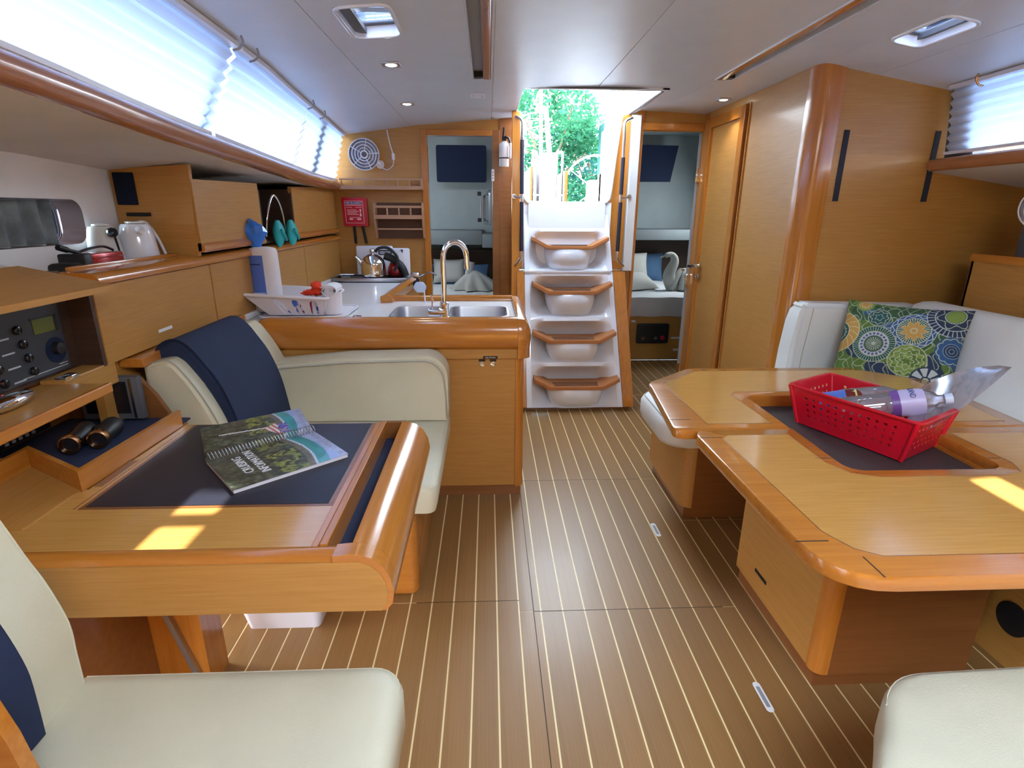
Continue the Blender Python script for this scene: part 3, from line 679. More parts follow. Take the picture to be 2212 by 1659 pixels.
def swan(c, s, label):
    cx, cy, cz = c; t = thing('towel_swan', label, 'folded towel', c)
    bm = nb(); pts = smooth_path([(cx, cy, cz + .02 * s), (cx - .07 * s, cy - .03, cz + .14 * s), (cx - .03 * s, cy - .03, cz + .27 * s), (cx - .06 * s, cy - .04, cz + .335 * s), (cx - .12 * s, cy - .05, cz + .33 * s), (cx - .17 * s, cy - .05, cz + .31 * s)], 5)
    rr = [.075 * s - (.052 * s) * min(1, i / (len(pts) * .6)) - (.014 * s if i > len(pts) * .8 else 0) for i in range(len(pts))]
    tube(bm, pts, rr, 12); fin(bm, 'neck', 'towel', t, 60)
    bm = nb()
    rings = []
    for k in range(9):
        a = k / 8; r = (.02 + .11 * math.sin(a * PI * .8 + .5)) * s
        rings.append([(cx + .02 * s + a * .27 * s, cy + r * .8 * math.cos(q) * (1 + .08 * math.sin(5 * q)), cz + .02 * s + .10 * s * (1 - a * .6) + r * (1.05 - a * .3) * math.sin(q) * .9) for q in [2 * PI * j / 18 for j in range(18)]])
    loft(bm, rings); fin(bm, 'body', 'towel', t, 60)
    for k, (dx, dy) in enumerate(((-.05, -.08), (.03, -.10), (.12, -.09), (.20, -.05))):
        bm = nb(); tube(bm, smooth_path([(cx + (dx * .3 + .06) * s, cy - .02, cz + .20 * s), (cx + (dx * .7 + .03) * s, cy + dy * .7, cz + .11 * s), (cx + dx * s * 1.1, cy + dy, cz + .012 * s)], 5), [.02 * s, .024 * s, .026 * s, .028 * s, .028 * s, .028 * s, .03 * s, .03 * s, .03 * s, .028 * s, .022 * s], 8)
        fin(bm, 'fold', 'towel', t, 60)
    return t
swan((1.86, 5.45, .60), 1.05, 'towel folded into a swan on the right aft cabin bed')
t = thing('folded_towel', 'rolled and draped towel on the left aft cabin bed', 'folded towel', (-.15, 5.5, .60))
bm = nb(); tube(bm, [(-.20, 5.5, .66), (-.19, 5.5, .78), (-.17, 5.5, .87)], [.05, .04, .034], 12); fin(bm, 'roll', 'towel', t, 60)
bm = nb(); rings = []
for k in range(8):
    a = k / 7; rings.append([(-.15 + (.03 + .21 * a ** .8) * math.cos(q) * (1 + .20 * math.sin(9 * q) * a) + .04 * a, 5.5 + (.03 + .14 * a) * math.sin(q) * (1 + .2 * math.sin(9 * q) * a), .79 - .18 * a) for q in [2 * PI * j / 40 for j in range(40)]])
loft(bm, rings); fin(bm, 'drape', 'towel', t, 60)
# fuse and control panel under the right bed
solo(bx(1.285, 2.445, 6.38, 6.495, .4, 1.06), 'headboard', 'darkwoodX', 'dark timber headboard in the right aft cabin', 'headboard')
solo(bx(1.285, 2.445, 6.0, 6.495, 1.06, 1.17, bev=.01), 'cabin_shelf', 'cabin_grey', 'pale grey moulded shelf above the right aft cabin bed', 'shelf', smooth=40)
solo(shape([[(1.3, 1.66), (1.99, 1.665), (2.05, 2.03), (1.3, 2.04)]], .02, .003, fXZ(6.3)), 'window_cover', 'dusk_navy', 'dark navy fabric cover over the window in the right aft cabin', 'window cover')
cp = thing('control_panel', 'black control panel let into the right aft bed base', 'control panel', (1.54, 4.98, .16))
fin(shape([rrect(1.385, 1.69, .165, .355, .02)], .02, .003, fXZ(5.0)), 'panel', 'black', cp, 40)
for x, m_ in ((1.44, 'steel'), (1.56, 'steel'), (1.63, 'red_print')): 
    bm = nb(); lathe(bm, [(.02, 0), (.018, -.02), (.0, -.02)], (x, 4.98, .22), 'Y', 14); fin(bm, 'switch', m_, cp, 40)
for (x, z, w, lab) in ((1.33, .365, .04, 'small white sticker left of the black control panel'), (1.72, .205, .10, 'long white sticker right of the black control panel'), (1.75, .09, .06, 'small white sticker low on the right aft bed base')):
    solo(bx(x, x + w, 4.995, 5.0, z, z + .018), 'sticker', 'print_white', lab, 'sticker')

# ================================================================== COMPANIONWAY
def ladY(z): return 3.60 + .42 * (z / 1.38)
lad = thing('companionway_ladder', 'white moulded companionway ladder with four timber treads and timber sides', 'ladder', (.6, 3.6, 0))
def lxl(z): return .262 - .010 * z
def lxr(z): return .945 - .075 * z
for za, zb in ((.03, .945), (.952, 1.40)):
    for s in (0, 1):
        def X(z, s=s): return (lxl(z), lxl(z) + .035) if s == 0 else (lxr(z) - .035, lxr(z))
        bm = nb(); loft(bm, [[(X(z)[0], ladY(z), z), (X(z)[1], ladY(z), z), (X(z)[1], ladY(z) + .24, z), (X(z)[0], ladY(z) + .24, z)] for z in (za, zb)])
        fin(bm, 'side_moulding', 'gelcoat', lad)
treads = [(.20, .31), (.505, .31), (.80, .31), (1.118, .31)]
TZ = [.178, .487, .812, 1.112]
bays = [(.03, .40), (.40, .70), (.70, .945), (.952, 1.25)]
def bay(za, zb, flat=False):
    bm = nb(); nu, nv = 16, 12
    def f(u, t):
        z = za + (zb - za) * t; x = lxl(z) + .033 + u * (lxr(z) - lxl(z) - .066)
        s = min(1, 4.5 * (0.5 - abs(u - .5))) ; s = s * s * (3 - 2 * s)
        d = .17 * s * (math.sin(PI * min(1, t * 1.15)) ** .6 if t < .87 else .55 * (1 - t) / .13 * math.sin(PI * min(1, .87 * 1.15)) ** .6)
        return V((x, ladY(z) + max(d, 0.0), z))
    grid(bm, nu, nv, f); bmesh.ops.recalc_face_normals(bm, faces=bm.faces)
    return bm
bm = nb()
for k, tz in enumerate(TZ):
    za, zb = [(.03, .335), (.335, .64), (.64, .945), (.952, 1.24)][k]
    join(bm, bay(za, zb))
box(bm, lxl(1.3) + .03, lxr(1.3) - .03, ladY(1.24) + .003, ladY(1.24) + .04, 1.24, 1.40)
box(bm, .25, .86, 3.875, 3.90, .943, .954)
fin(bm, 'back_moulding', 'gelcoat', lad, 60)
for k, tz in enumerate(TZ):
    y0 = ladY(tz) - .075; y1 = ladY(tz) + .13; xa = lxl(tz) + .05; xb = lxr(tz) - .03; xm0 = xa + .115; xm1 = xb - .115; th = .025
    if k == 0: xa += .0
    # bowl under the tread
    bm = nb(); rings = []
    for j in range(7):
        a = j / 6; w = (xm1 - xm0) / 2 * (1.12 - .22 * a ** 2); dp = .095 * (1 - a ** 2.2); zz = tz - .012 - a * .150
        cx = (xm0 + xm1) / 2; rings.append([(cx + w * math.copysign(abs(math.cos(q)) ** .6, math.cos(q)), ladY(zz) + .10 - (dp + .075) * math.sin(q) ** .7 if math.sin(q) > 0 else ladY(zz) + .10, zz) for q in [PI * i / 20 for i in range(21)]])
    loft(bm, rings, cap=False, closed=False); bmesh.ops.recalc_face_normals(bm, faces=bm.faces)
    fin(bm, 'bowl', 'gelcoat', lad, 60)
    bm = nb(); ez = .072
    prof = [(xa, tz + ez), (xm0, tz + th * .5), (xm1, tz + th * .5), (xb, tz + ez), (xb + .004, tz + ez - th), (xm1 + .006, tz - th * .5), (xm0 - .006, tz - th * .5), (xa - .004, tz + ez - th)]
    vs = extY(bm, prof, y0, y1)
    es = [e for e in bm.edges if all(abs(v.co.y - y0) < 1e-5 for v in e.verts)]
    bmesh.ops.bevel(bm, geom=es, offset=.005, segments=2, affect='EDGES')
    tr = fin(bm, 'tread', 'tread_woodX', lad, 40)
    for i in range(4):
        yy = y0 + .025 + i * .026
        fin(bx(xm0 + .03 - i * .004, xm1 - .03 + i * .004, yy, yy + .011, tz + th * .5 - .001, tz + th * .5 + .0012), 'grip_strip', 'grip_black', tr)
# timber sides
bm = nb(); loft(bm, [[(lxr(z) + .002, ladY(z) - .012, z), (lxr(z) + .076 + .01 * z, ladY(z) - .012, z), (lxr(z) + .076 + .01 * z, ladY(z) + .28, z), (lxr(z) + .002, ladY(z) + .28, z)] for z in (.035, .947)]); fin(bm, 'side_panel', 'cherryZ', lad)
bm = nb(); loft(bm, [[(lxl(z) - .055, ladY(z) - .006, z), (lxl(z) - .002, ladY(z) - .006, z), (lxl(z) - .002, ladY(z) + .28, z), (lxl(z) - .055, ladY(z) + .28, z)] for z in (.035, .947)]); fin(bm, 'side_panel', 'cherryZ', lad)
fin(bx(.22, 1.0, 3.66, 3.9, 0, .035), 'plinth', 'redwoodX', lad)
fin(bx(.575, .600, 4.005, 4.012, 1.355, 1.375), 'sticker', 'teal_rubber', lad)
# trunk around the opening: white returns, timber cheeks
cw = thing('door_4', None, None, (.58, 4.05, 1.38), kind='structure'); cw['label'] = 'companionway opening with a pale rounded frame'
fin(shape([[(.190, .95), (1.018, .95), (1.018, 1.975), (.895, 1.975), (.85, 1.45), (.83, 1.42), (.80, 1.408), (.30, 1.408), (.265, 1.42), (.248, 1.46), (.215, 1.975), (.190, 1.975)]], .03, 0, fXZb(4.02)), 'bulkhead_panel', 'cherryZ', cw)
bm = nb(); pth = smooth_path([(.222, 4.00, 1.975), (.236, 4.0, 1.7), (.246, 4.0, 1.47), (.262, 4.0, 1.425), (.31, 4.0, 1.408), (.55, 4.0, 1.405), (.79, 4.0, 1.408), (.836, 4.0, 1.425), (.852, 4.0, 1.47), (.872, 4.0, 1.7), (.90, 4.0, 1.975)], 5)
tube(bm, pth, .011, 8); fin(bm, 'frame_moulding', 'cream_plastic', cw, 60)
bm = nb(); box(bm, .238, .865, 4.005, 4.03, .954, 1.41); box(bm, .86, .98, 4.3, 4.34, 1.0, 1.4); fin(bm, 'sill_panel', 'gelcoat', cw)
# hatch coaming in the ceiling
bm = nb()
box(bm, .175, .195, 3.25, 4.36, 1.985, 2.10); box(bm, .948, .985, 3.25, 4.36, 1.978, 2.13); box(bm, .175, .985, 3.25, 3.27, 1.975, 2.10)
fin(bm, 'coaming', 'gelcoat', cw)
bm = nb(); tube(bm, smooth_path([(.185, 4.05, 1.982), (.187, 3.4, 1.984), (.192, 3.29, 1.984), (.215, 3.262, 1.984), (.57, 3.258, 1.984), (.91, 3.262, 1.984), (.955, 3.29, 1.984), (.962, 3.4, 1.984), (.962, 4.05, 1.982)], 6), .010, 8)
fin(bm, 'coaming_bead', 'grey_dark', cw, 60)
bm = nb(); box(bm, .10, .20, 3.27, 3.30, 2.08, 2.1); fin(bm, 'deck_edge', 'gelcoat', cw)
struct(bx(1.018, 1.035, 3.93, 3.96, 0, 1.99), 'trim_4', 'cherryZ')
# pale inner cheek panels beside the opening
struct(bx(.955, 1.012, 3.90, 3.935, .95, 1.955, bev=.004), 'trim_5', 'cream_plastic')
struct(bx(.160, .215, 3.90, 3.96, 0, 1.97, bev=.004), 'trim_6', 'cherryZ')
def handrail(x, xo, label, s):
    h = thing('handrail', label, 'handrail', (x, 3.88, 1.0), 'companionway handrails')
    bm = nb(); pts = smooth_path([(xo, 3.90, 1.935), (x - s * .0, 3.85, 1.90), (x, 3.84, 1.80), (x, 3.84, 1.45), (x, 3.84, 1.09), (x + s * .01, 3.85, 1.03), (xo, 3.895, .985)], 6)
    tube(bm, pts, .0095, 10); fin(bm, 'tube', 'steel', h, 60)
    for z0, z1 in ((1.46, 1.79 - (.1 if s > 0 else 0)), (1.09, 1.41)):
        bm = nb(); tube(bm, [(x, 3.84, z0), (x, 3.84, z1)], .0135, 12); fin(bm, 'rubber_grip', 'rubber', h, 60)
    bm = nb(); tube(bm, [(x, 3.84, 1.435), (xo + s * .01, 3.89, 1.447)], .007, 8); lathe(bm, [(.016, 0), (.012, .006)], (xo + s * .01, 3.89, 1.447), 'Y', 14); fin(bm, 'bracket', 'steel', h, 60)
handrail(.224, .185, 'steel handrail with dark grips on the left of the companionway', -1)
handrail(.890, .950, 'steel handrail with dark grips on the right of the companionway', 1)

# ================================================================== LEFT LOCKERS AND SHELF
lk = thing('wall_locker', 'timber locker with two doors and an open niche under the left window', 'locker', (-1.25, 3.2, 1.2))
fin(extY(nb(), [], 0, 0) if False else (lambda b: (extY(b, [(-1.115, 1.15), (-1.385, 1.15), (-1.385, 1.49), (-1.10, 1.508)], 2.2, 2.222), b)[1])(nb()), 'end_panel', 'oakX', lk)
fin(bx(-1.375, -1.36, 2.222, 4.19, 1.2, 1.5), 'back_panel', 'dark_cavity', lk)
fin(bx(-1.385, -1.105, 2.222, 4.19, 1.19, 1.203), 'bottom_panel', 'darkwoodX', lk)
fin(bx(-1.36, -1.12, 2.80, 2.815, 1.20, 1.46), 'divider', 'darkwoodX', lk); fin(bx(-1.36, -1.12, 3.285, 3.30, 1.20, 1.46), 'divider', 'darkwoodX', lk)
def lockdoor(ya, yb, za, z0, z1):
    bm = nb(); loft(bm, [[(-1.120, y, za), (-1.100, y, za), (-1.100, y, z), (-1.120, y, z)] for y, z in ((ya, z0), (yb, z1))])
    d = fin(bm, 'door', 'oakY', lk)
    fin((lambda b: (extY(b, [(-1.118, za - .004), (-1.092, za - .004), (-1.086, za + .006), (-1.090, za + .020), (-1.100, za + .030), (-1.118, za + .030)], ya, yb), b)[1])(nb()), 'pull_rail', 'cherryY', d)
lockdoor(2.205, 2.815, 1.197, 1.458, 1.470); lockdoor(3.29, 4.19, 1.197, 1.474, 1.505)
fin((lambda b: (box(b, -1.116, -1.10, 2.815, 2.828, 1.20, 1.44), box(b, -1.116, -1.10, 3.272, 3.29, 1.20, 1.44), b)[-1])(nb()), 'niche_edge', 'darkwoodX', lk)
solo(bx(-1.372, -1.300, 2.188, 2.2, 1.365, 1.478, bev=.003), 'speaker', 'dusk_navy', 'dark square speaker grille on the end of the left locker', 'speaker', smooth=40)
solo(bx(-1.350, -1.262, 2.192, 2.2, 1.325, 1.338, bev=.002), 'label_strip', 'black', 'narrow dark label strip below the speaker on the locker end', 'label strip')
# glasses rack with bag in the niche
nr = thing('hanging_rack', 'curved wire rack hanging in the open locker niche', 'rack', (-1.10, 3.02, 1.2))
bm = nb(); tube(bm, smooth_path([(-1.13, 2.93, 1.22), (-1.115, 2.94, 1.33), (-1.10, 3.00, 1.42), (-1.09, 3.06, 1.37), (-1.085, 3.09, 1.24)], 6), .006, 8); fin(bm, 'wire', 'chrome', nr, 60)
for c, lab in (((-1.075, 2.95, 1.235), 'teal rubber shoe hanging in the locker niche, the darker left one'), ((-1.06, 3.10, 1.235), 'teal rubber shoe hanging in the locker niche, the brighter right one')):
    bm = nb(); x, y, z = c; rings = []
    for k in range(10):
        a = k / 9; r = .010 + .034 * math.sin(PI * min(1, a * .95 + .03)) ** .8
        rings.append([(x + .6 * r * math.cos(q), y + r * math.sin(q) * 1.15 + .01 * math.sin(a * 3), z + .065 - a * .13) for q in [2 * PI * j / 16 for j in range(16)]])
    loft(bm, rings); o = solo(bm, 'hanging_mitt', 'teal_rubber', lab, 'rubber mitt', 'teal rubber mitts', smooth=60)
    bm = nb(); tube(bm, smooth_path([(x + .026, y - .03, z + .02), (x + .034, y, z - .012), (x + .024, y + .036, z - .035)], 5), .006, 6); fin(bm, 'strap', 'teal_rubber', o, 60)
# lower lining panels, nosing and shelf
bs = thing('side_lining', 'timber side lining with rounded nosing running aft behind galley and seat', 'wall panel', (-1.12, 2.9, 0))
for ya, yb, zb in ((1.57, 2.24, .92), (2.245, 3.40, .80), (3.405, 4.19, .80)):
    fin(bx(-1.125, -1.10, ya + .002, yb - .002, zb, 1.143, bev=.0015), 'panel', 'oakY', bs)
fin(bx(-1.16, -1.135, 1.57, 4.19, 0, 1.10), 'backing', 'oakY', bs)
fin(bx(-1.135, -1.06, 1.66, 2.40, .885, .915, bev=.004), 'ledge', 'cherryY', bs)
bm = nb(); extY(bm, [(-1.19, 1.145), (-1.094, 1.145), (-1.084, 1.150), (-1.082, 1.162), (-1.09, 1.173), (-1.11, 1.18), (-1.19, 1.183)], 1.58, 4.19); fin(bm, 'nosing', 'cherryY', bs, 50)
fin(bx(-1.197, -1.183, 1.62, 2.195, 1.165, 1.193, bev=.004), 'fiddle', 'cherryY', bs, 40)
fin(bx(-1.39, -1.183, 1.0, 4.19, 1.125, 1.14), 'shelf_board', 'oakY', bs)
fin(bx(-1.10, -1.0985, 1.835, 1.915, .957, .967), 'sticker', 'print_white', bs)

# things on the shelf
def kettle_white(c, h, r, label, mat, cord=True):
    x, y, z = c; k = thing('electric_kettle', label, 'kettle', c)
    bm = nb(); lathe(bm, [(r * .98, 0), (r * 1.02, .01), (r, h * .3), (r * .9, h * .7), (r * .78, h * .93), (r * .70, h * .985), (.0, h)], c, 'Z', 26); fin(bm, 'body', mat, k, 50)
    bm = nb(); lathe(bm, [(r * .5, h), (r * .48, h + .006), (0, h + .008)], c, 'Z', 18); fin(bm, 'lid', mat, k, 50)
    return k
kw = kettle_white((-1.27, 2.10, 1.14), .162, .062, 'glossy white electric kettle on the shelf against the locker end', 'white_gloss')
bm = nb(); tube(bm, smooth_path([(-1.275, 2.125, 1.305), (-1.265, 2.16, 1.302), (-1.245, 2.18, 1.25), (-1.225, 2.19, 1.17)], 6), .0055, 8); fin(bm, 'handle', 'white_gloss', kw, 60)
fin((lambda b: (tube(b, [(-1.235, 2.065, 1.28), (-1.215, 2.04, 1.275)], [.016, .008], 8), b)[1])(nb()), 'spout', 'white_gloss', kw, 50)
kg = kettle_white((-1.325, 2.0, 1.14), .155, .052, 'greyish-white jug behind the red radio on the shelf', 'cream_plastic')
bm = nb(); lathe(bm, [(.0, 0), (.016, .002), (.016, .012), (0, .014)], (-1.272, 1.965, 1.274), n=16, dirv=(1, -.5, .15)); tube(bm, [(-1.262, 1.963, 1.27), (-1.262, 1.97, 1.24), (-1.262, 1.977, 1.205)], [.004, .004, .003], 6); fin(bm, 'black_tap', 'black_gloss', kg, 50)
rd = thing('portable_radio', 'red metal box radio lying on the shelf beside the white kettle', 'radio', (-1.25, 1.83, 1.14))
fin(bx(-1.285, -1.212, 1.76, 1.915, 1.14, 1.218, bev=.005), 'case', 'red_metal', rd, 40)
fin(bx(-1.2125, -1.2095, 1.77, 1.91, 1.203, 1.208), 'highlight_rib', 'red_metal', rd)
fin(bx(-1.288, -1.208, 1.722, 1.762, 1.14, 1.221, bev=.006), 'end_cap', 'black', rd, 40)
bm = nb(); tube(bm, smooth_path([(-1.245, 1.76, 1.222), (-1.245, 1.72, 1.232), (-1.25, 1.685, 1.243)], 5), [.006] * 6 + [.009] * 5, 8); fin(bm, 'handle', 'black', rd, 60)
bm = nb(); tube(bm, smooth_path([(-1.26, 1.77, 1.222), (-1.25, 1.82, 1.232), (-1.25, 1.88, 1.234), (-1.24, 1.91, 1.221)], 6), .004, 6); fin(bm, 'strap', 'black', rd, 60)
bm = nb(); tube(bm, smooth_path([(-1.36, 1.50, 1.145), (-1.34, 1.53, 1.19), (-1.36, 1.60, 1.20), (-1.32, 1.66, 1.17), (-1.30, 1.70, 1.143)], 6), .004, 6)
solo(bm, 'cable', 'cream_plastic', 'loop of pale cable on the shelf below the hull port', 'cable', smooth=60)
solo(bx(-1.26, -1.19, 1.635, 1.70, 1.14, 1.20, bev=.012), 'camera_bag', 'black', 'small black pouch at the near end of the shelf', 'pouch', smooth=60)

# ================================================================== CHART STATION ELECTRICS
es = thing('electrical_cabinet', 'open electrical cabinet with a black switch panel left of the chart table', 'cabinet', (-1.15, 1.1, .9))
fin(bx(-1.19, -1.165, -.2, 1.555, .92, 1.19), 'back', 'darkwoodX', es)
fin(bx(-1.165, -1.10, 1.552, 1.566, .92, 1.150), 'side', 'darkwoodX', es)
pn = fin(bx(-1.165, -1.150, .6, 1.50, .935, 1.125, bev=.002), 'switch_panel', 'panel_black', es)
fin(bx(-1.1505, -1.1485, 1.405, 1.475, 1.045, 1.082), 'screen', 'lcd', pn)
bm = nb(); box(bm, -1.1498, -1.147, 1.475, 1.482, 1.043, 1.084); box(bm, -1.1498, -1.147, 1.40, 1.482, 1.082, 1.086); fin(bm, 'screen_bezel', 'black', pn)
bm = nb(); lathe(bm, [(.034, 0), (.034, .001), (0, .001)], (-1.150, 1.46, .993), 'X', 32); fin(bm, 'dial_plate', 'dusk_navy', pn)
bm = nb(); lathe(bm, [(.017, 0), (.015, .014), (.0, .016)], (-1.149, 1.46, .998), 'X', 24); kn = fin(bm, 'knob', 'black', pn, 50)
for j in range(4):
    for col, (yy0) in enumerate((1.355, 1.265)):
        y = yy0 + j * .006 + (0 if col == 0 else 0); z = 1.067 - j * .036 - (0 if col == 0 else .006)
        bm = nb(); lathe(bm, [(.011, 0), (.011, .006), (.009, .008), (0, .008)], (-1.150, y, z), 'X', 16); fin(bm, 'breaker_button', 'black_gloss', pn, 50)
        fin(bx(-1.150, -1.1493, y - .062, y - .026, z - .016, z - .012), 'legend', 'print_grey', pn)
        if col == 1:
            bm = nb(); lathe(bm, [(.0032, 0), (.002, .003), (0, .003)], (-1.150, y - .016, z + .008), 'X', 10); fin(bm, 'indicator_lamp', 'led_red', pn)
            if j < 2: fin(bx(-1.150, -1.149, y - .02, y + .006, z + .014, z + .021), 'label_plate', 'print_white', pn)
for y0, y1, z in ((1.34, 1.49, .946), (1.46, 1.49, .953)): fin(bx(-1.150, -1.1494, y0, y1, z, z + .0022), 'legend', 'print_grey', pn)
# flap lifted above the panel
bm = nb(); loft(bm, [[(-1.205, y, 1.195), (-.975, y, 1.148), (-.975, y, 1.163), (-1.205, y, 1.210)] for y in (.4, 1.478)]); fp = fin(bm, 'flap_door', 'oakY', es)
fin(bx(-1.045, -1.038, 1.16, 1.33, 1.151, 1.1615, rot=Matrix.Rotation(0, 3, 'Y')), 'latch_slot', 'redwoodX', fp)
# ledge
fin(bx(-1.165, -.995, .3, 1.408, .895, .915, bev=.003), 'ledge', 'oakY', es); fin(bx(-1.0, -.988, .3, 1.408, .892, .918, bev=.003), 'ledge_edge', 'cherryY', es)
fin(bx(-1.165, -1.10, 1.40, 1.60, .86, .925, bev=.003), 'corner_block', 'oakY', es)
fin(bx(-1.13, -1.10, 1.405, 1.455, .918, .932, bev=.003), 'catch_plate', 'chrome', es, 40)
hs = thing('handheld_unit', 'shiny chrome handheld unit lying on the ledge below the switch panel', 'handheld unit', (-1.08, 1.15, .918))
bm = nb(); rings = []
for k in range(9):
    a = k / 8; r = .008 + .016 * math.sin(PI * (a * .8 + .12)); rings.append([(-1.085 + r * 1.1 * math.cos(q), 1.14 + a * .13, .934 + r * .75 * math.sin(q)) for q in [2 * PI * j / 14 for j in range(14)]])
loft(bm, rings); fin(bm, 'body', 'chrome', hs, 60)
fin(bx(-1.098, -1.072, 1.06, 1.145, .918, .934, bev=.006), 'grip', 'black', hs, 60)
# recess with navy mat under the ledge
rc = thing('chart_recess', 'timber tray recess with a navy mat beneath the electrical cabinet', 'recess', (-1.12, 1.4, .60))
fin(bx(-1.33, -.96, 1.02, 1.66, .70, .722), 'tray_floor', 'oakY', rc)
fin((lambda b: (extZ(b, [(-1.31, 1.375), (-1.17, 1.335), (-.955, 1.205), (-.94, 1.645), (-1.31, 1.645)], .722, .727), b)[1])(nb()), 'mat', 'navy_felt', rc)
fin(bx(-1.34, -1.31, .3, 1.66, .60, .90), 'back_wall', 'oakY', rc)
fin((lambda b: (extY(b, [(-1.34, .60), (-.94, .60), (-.985, .70), (-1.035, .80), (-1.075, .855), (-1.34, .86)], 1.648, 1.665), b)[1])(nb()), 'end_wall', 'redwoodX', rc)
fin((lambda b: (extZ(b, [(-1.03, 1.60), (-1.0, 1.648), (-.93, 1.648), (-.95, 1.60)], .72, .905), b)[1])(nb()), 'end_post', 'oakX', rc) if False else None
def fence(pts, z0, z1, th=.012):
    bm = nb(); n = len(pts); L = []; Rr = []
    for i, p in enumerate(pts):
        p = V(p); a = (V(pts[i]) - V(pts[i - 1])).normalized() if i else None; b = (V(pts[i + 1]) - p).normalized() if i < n - 1 else None
        d = (a or b) if not (a and b) else (a + b).normalized(); nn = V((-d.y, d.x)); k = 1 / max(.4, nn.dot(V((-(a or b).y, (a or b).x))))
        L.append(p + nn * th / 2 * k); Rr.append(p - nn * th / 2 * k)
    loft(bm, [[(l.x, l.y, z0), (r.x, r.y, z0), (r.x, r.y, z1), (l.x, l.y, z1)] for l, r in zip(L, Rr)]); return bm
fin(fence([(-1.188, .5), (-1.175, 1.325), (-.956, 1.190), (-.940, 1.590)], .72, .772), 'fiddle', 'cherryY', rc)
gp = thing('chart_plotter', 'dark monitor with silver frame standing at the end of the recess', 'monitor', (-1.15, 1.6, .73))
fin(bx(-1.24, -1.06, 1.615, 1.64, .735, .87, bev=.004), 'case', 'grey_dark', gp, 40); fin(bx(-1.225, -1.095, 1.612, 1.616, .755, .855), 'screen', 'black_gloss', gp); fin(bx(-1.085, -1.078, 1.611, 1.616, .74, .865), 'trim', 'steel', gp)
vh = thing('vhf_radio', 'black radio with a row of pale buttons on the recess back wall', 'radio', (-1.3, 1.42, .74))
fin(bx(-1.31, -1.27, 1.325, 1.53, .745, .865, bev=.005), 'case', 'black', vh, 40)
for i in range(5): fin(bx(-1.27, -1.267, 1.37 + i * .022, 1.38 + i * .022, .754, .762), 'button', 'print_grey', vh)
bm = nb(); lathe(bm, [(.010, 0), (.008, .012), (0, .012)], (-1.27, 1.345, .775), 'X', 14); fin(bm, 'knob', 'grey_dark', vh, 50)
ga = thing('gauge', 'round dark gauge at the far left of the recess back wall', 'gauge', (-1.3, 1.25, .77))
bm = nb(); lathe(bm, [(.032, 0), (.032, .008), (.026, .010), (.026, .006), (0, .006)], (-1.31, 1.26, .79), 'X', 28); fin(bm, 'bezel', 'black', ga, 50)
bm = nb(); lathe(bm, [(.025, .0065), (0, .008)], (-1.31, 1.26, .79), 'X', 24); fin(bm, 'face', 'grey_mid', ga)
bn = thing('binoculars', 'black binoculars with bronze eyepiece rims lying on the navy mat', 'binoculars', (-1.08, 1.45, .727))
for i, (x, y) in enumerate(((-1.105, 1.365), (-1.055, 1.40))):
    d = V((-.25, 1, 0)).normalized(); c = V((x, y, .757))
    bm = nb(); lathe(bm, [(.0, .012), (.019, .012), (.022, .0), (.026, .002), (.027, .018), (.023, .024)], c, n=24, dirv=d, cap=False); rim = fin(bm, 'eyepiece_rim', 'brass', bn, 50)
    bm = nb(); lathe(bm, [(0, .010), (.0185, .012)], c, n=20, dirv=d, cap=False); fin(bm, 'lens', 'black_gloss', rim)
    bm = nb(); lathe(bm, [(.023, .02), (.024, .06), (.027, .07), (.028, .105), (.026, .115), (0, .115)], c, n=24, dirv=d); fin(bm, 'barrel', 'black', bn, 50)
bm = nb(); tube(bm, [(-1.10, 1.46, .762), (-1.065, 1.48, .762)], .012, 10); fin(bm, 'bridge', 'black', bn, 50)

# ================================================================== CHART TABLE
nt = thing('chart_table', 'timber chart table with black laminate mat and a big rounded edge', 'table', (-.6, 1.24, .60))
out = [(-1.165, .93), (-.33, .93), (-.33, 1.60), (-.93, 1.60), (-.945, 1.19), (-1.165, 1.315)]
bm = nb(); extZ(bm, out, .70, .720); fin(bm, 'top', 'tabletopX', nt)
fin(bx(-.905, -.352, 1.098, 1.598, .720, .7206), 'inlay_line', 'redwoodX', nt)
fin(bx(-.895, -.364, 1.108, 1.594, .7206, .7214), 'mat', 'navy_laminate', nt)
fin(bx(-.917, -.914, 1.10, 1.60, .7200, .7203), 'inlay_line', 'redwoodX', nt)
sl = nb(); box(sl, -.942, -.922, 1.205, 1.345, .7200, .7215, rot=Matrix.Rotation(0, 3, 'Z')); fin(sl, 'pen_slot', 'redwoodX', nt)
fin(bx(-.86, -.79, .925, .932, .7202, .7215), 'label_strip', 'black', nt)
# front rail with a softly rounded top
prof = [(.898, .602), (.898, .700), (.900, .712), (.907, .722), (.918, .727), (.932, .727), (.938, .722), (.938, .602)]
bm = nb(); extX(bm, prof, -1.18, -.300); fin(bm, 'front_rail', 'cherryX', nt, 50)
roll = [(-.300, .602), (-.206, .602), (-.192, .618), (-.188, .645), (-.193, .676), (-.206, .702), (-.226, .720), (-.248, .729), (-.270, .730), (-.300, .727)]
rim = [(-.300, .603), (-.214, .603), (-.203, .620), (-.200, .645), (-.204, .670), (-.215, .691), (-.232, .706), (-.252, .714), (-.300, .7135)]
bm = nb(); extY(bm, roll, .898, .938); fin(bm, 'corner_cap', 'cherryX', nt, 50)
fin((lambda b: (extY(b, [(-1.178, .603)] + rim[1:] + [(-1.178, .7135)], .8962, .8985), b)[1])(nb()), 'front_face', 'oakX', nt)
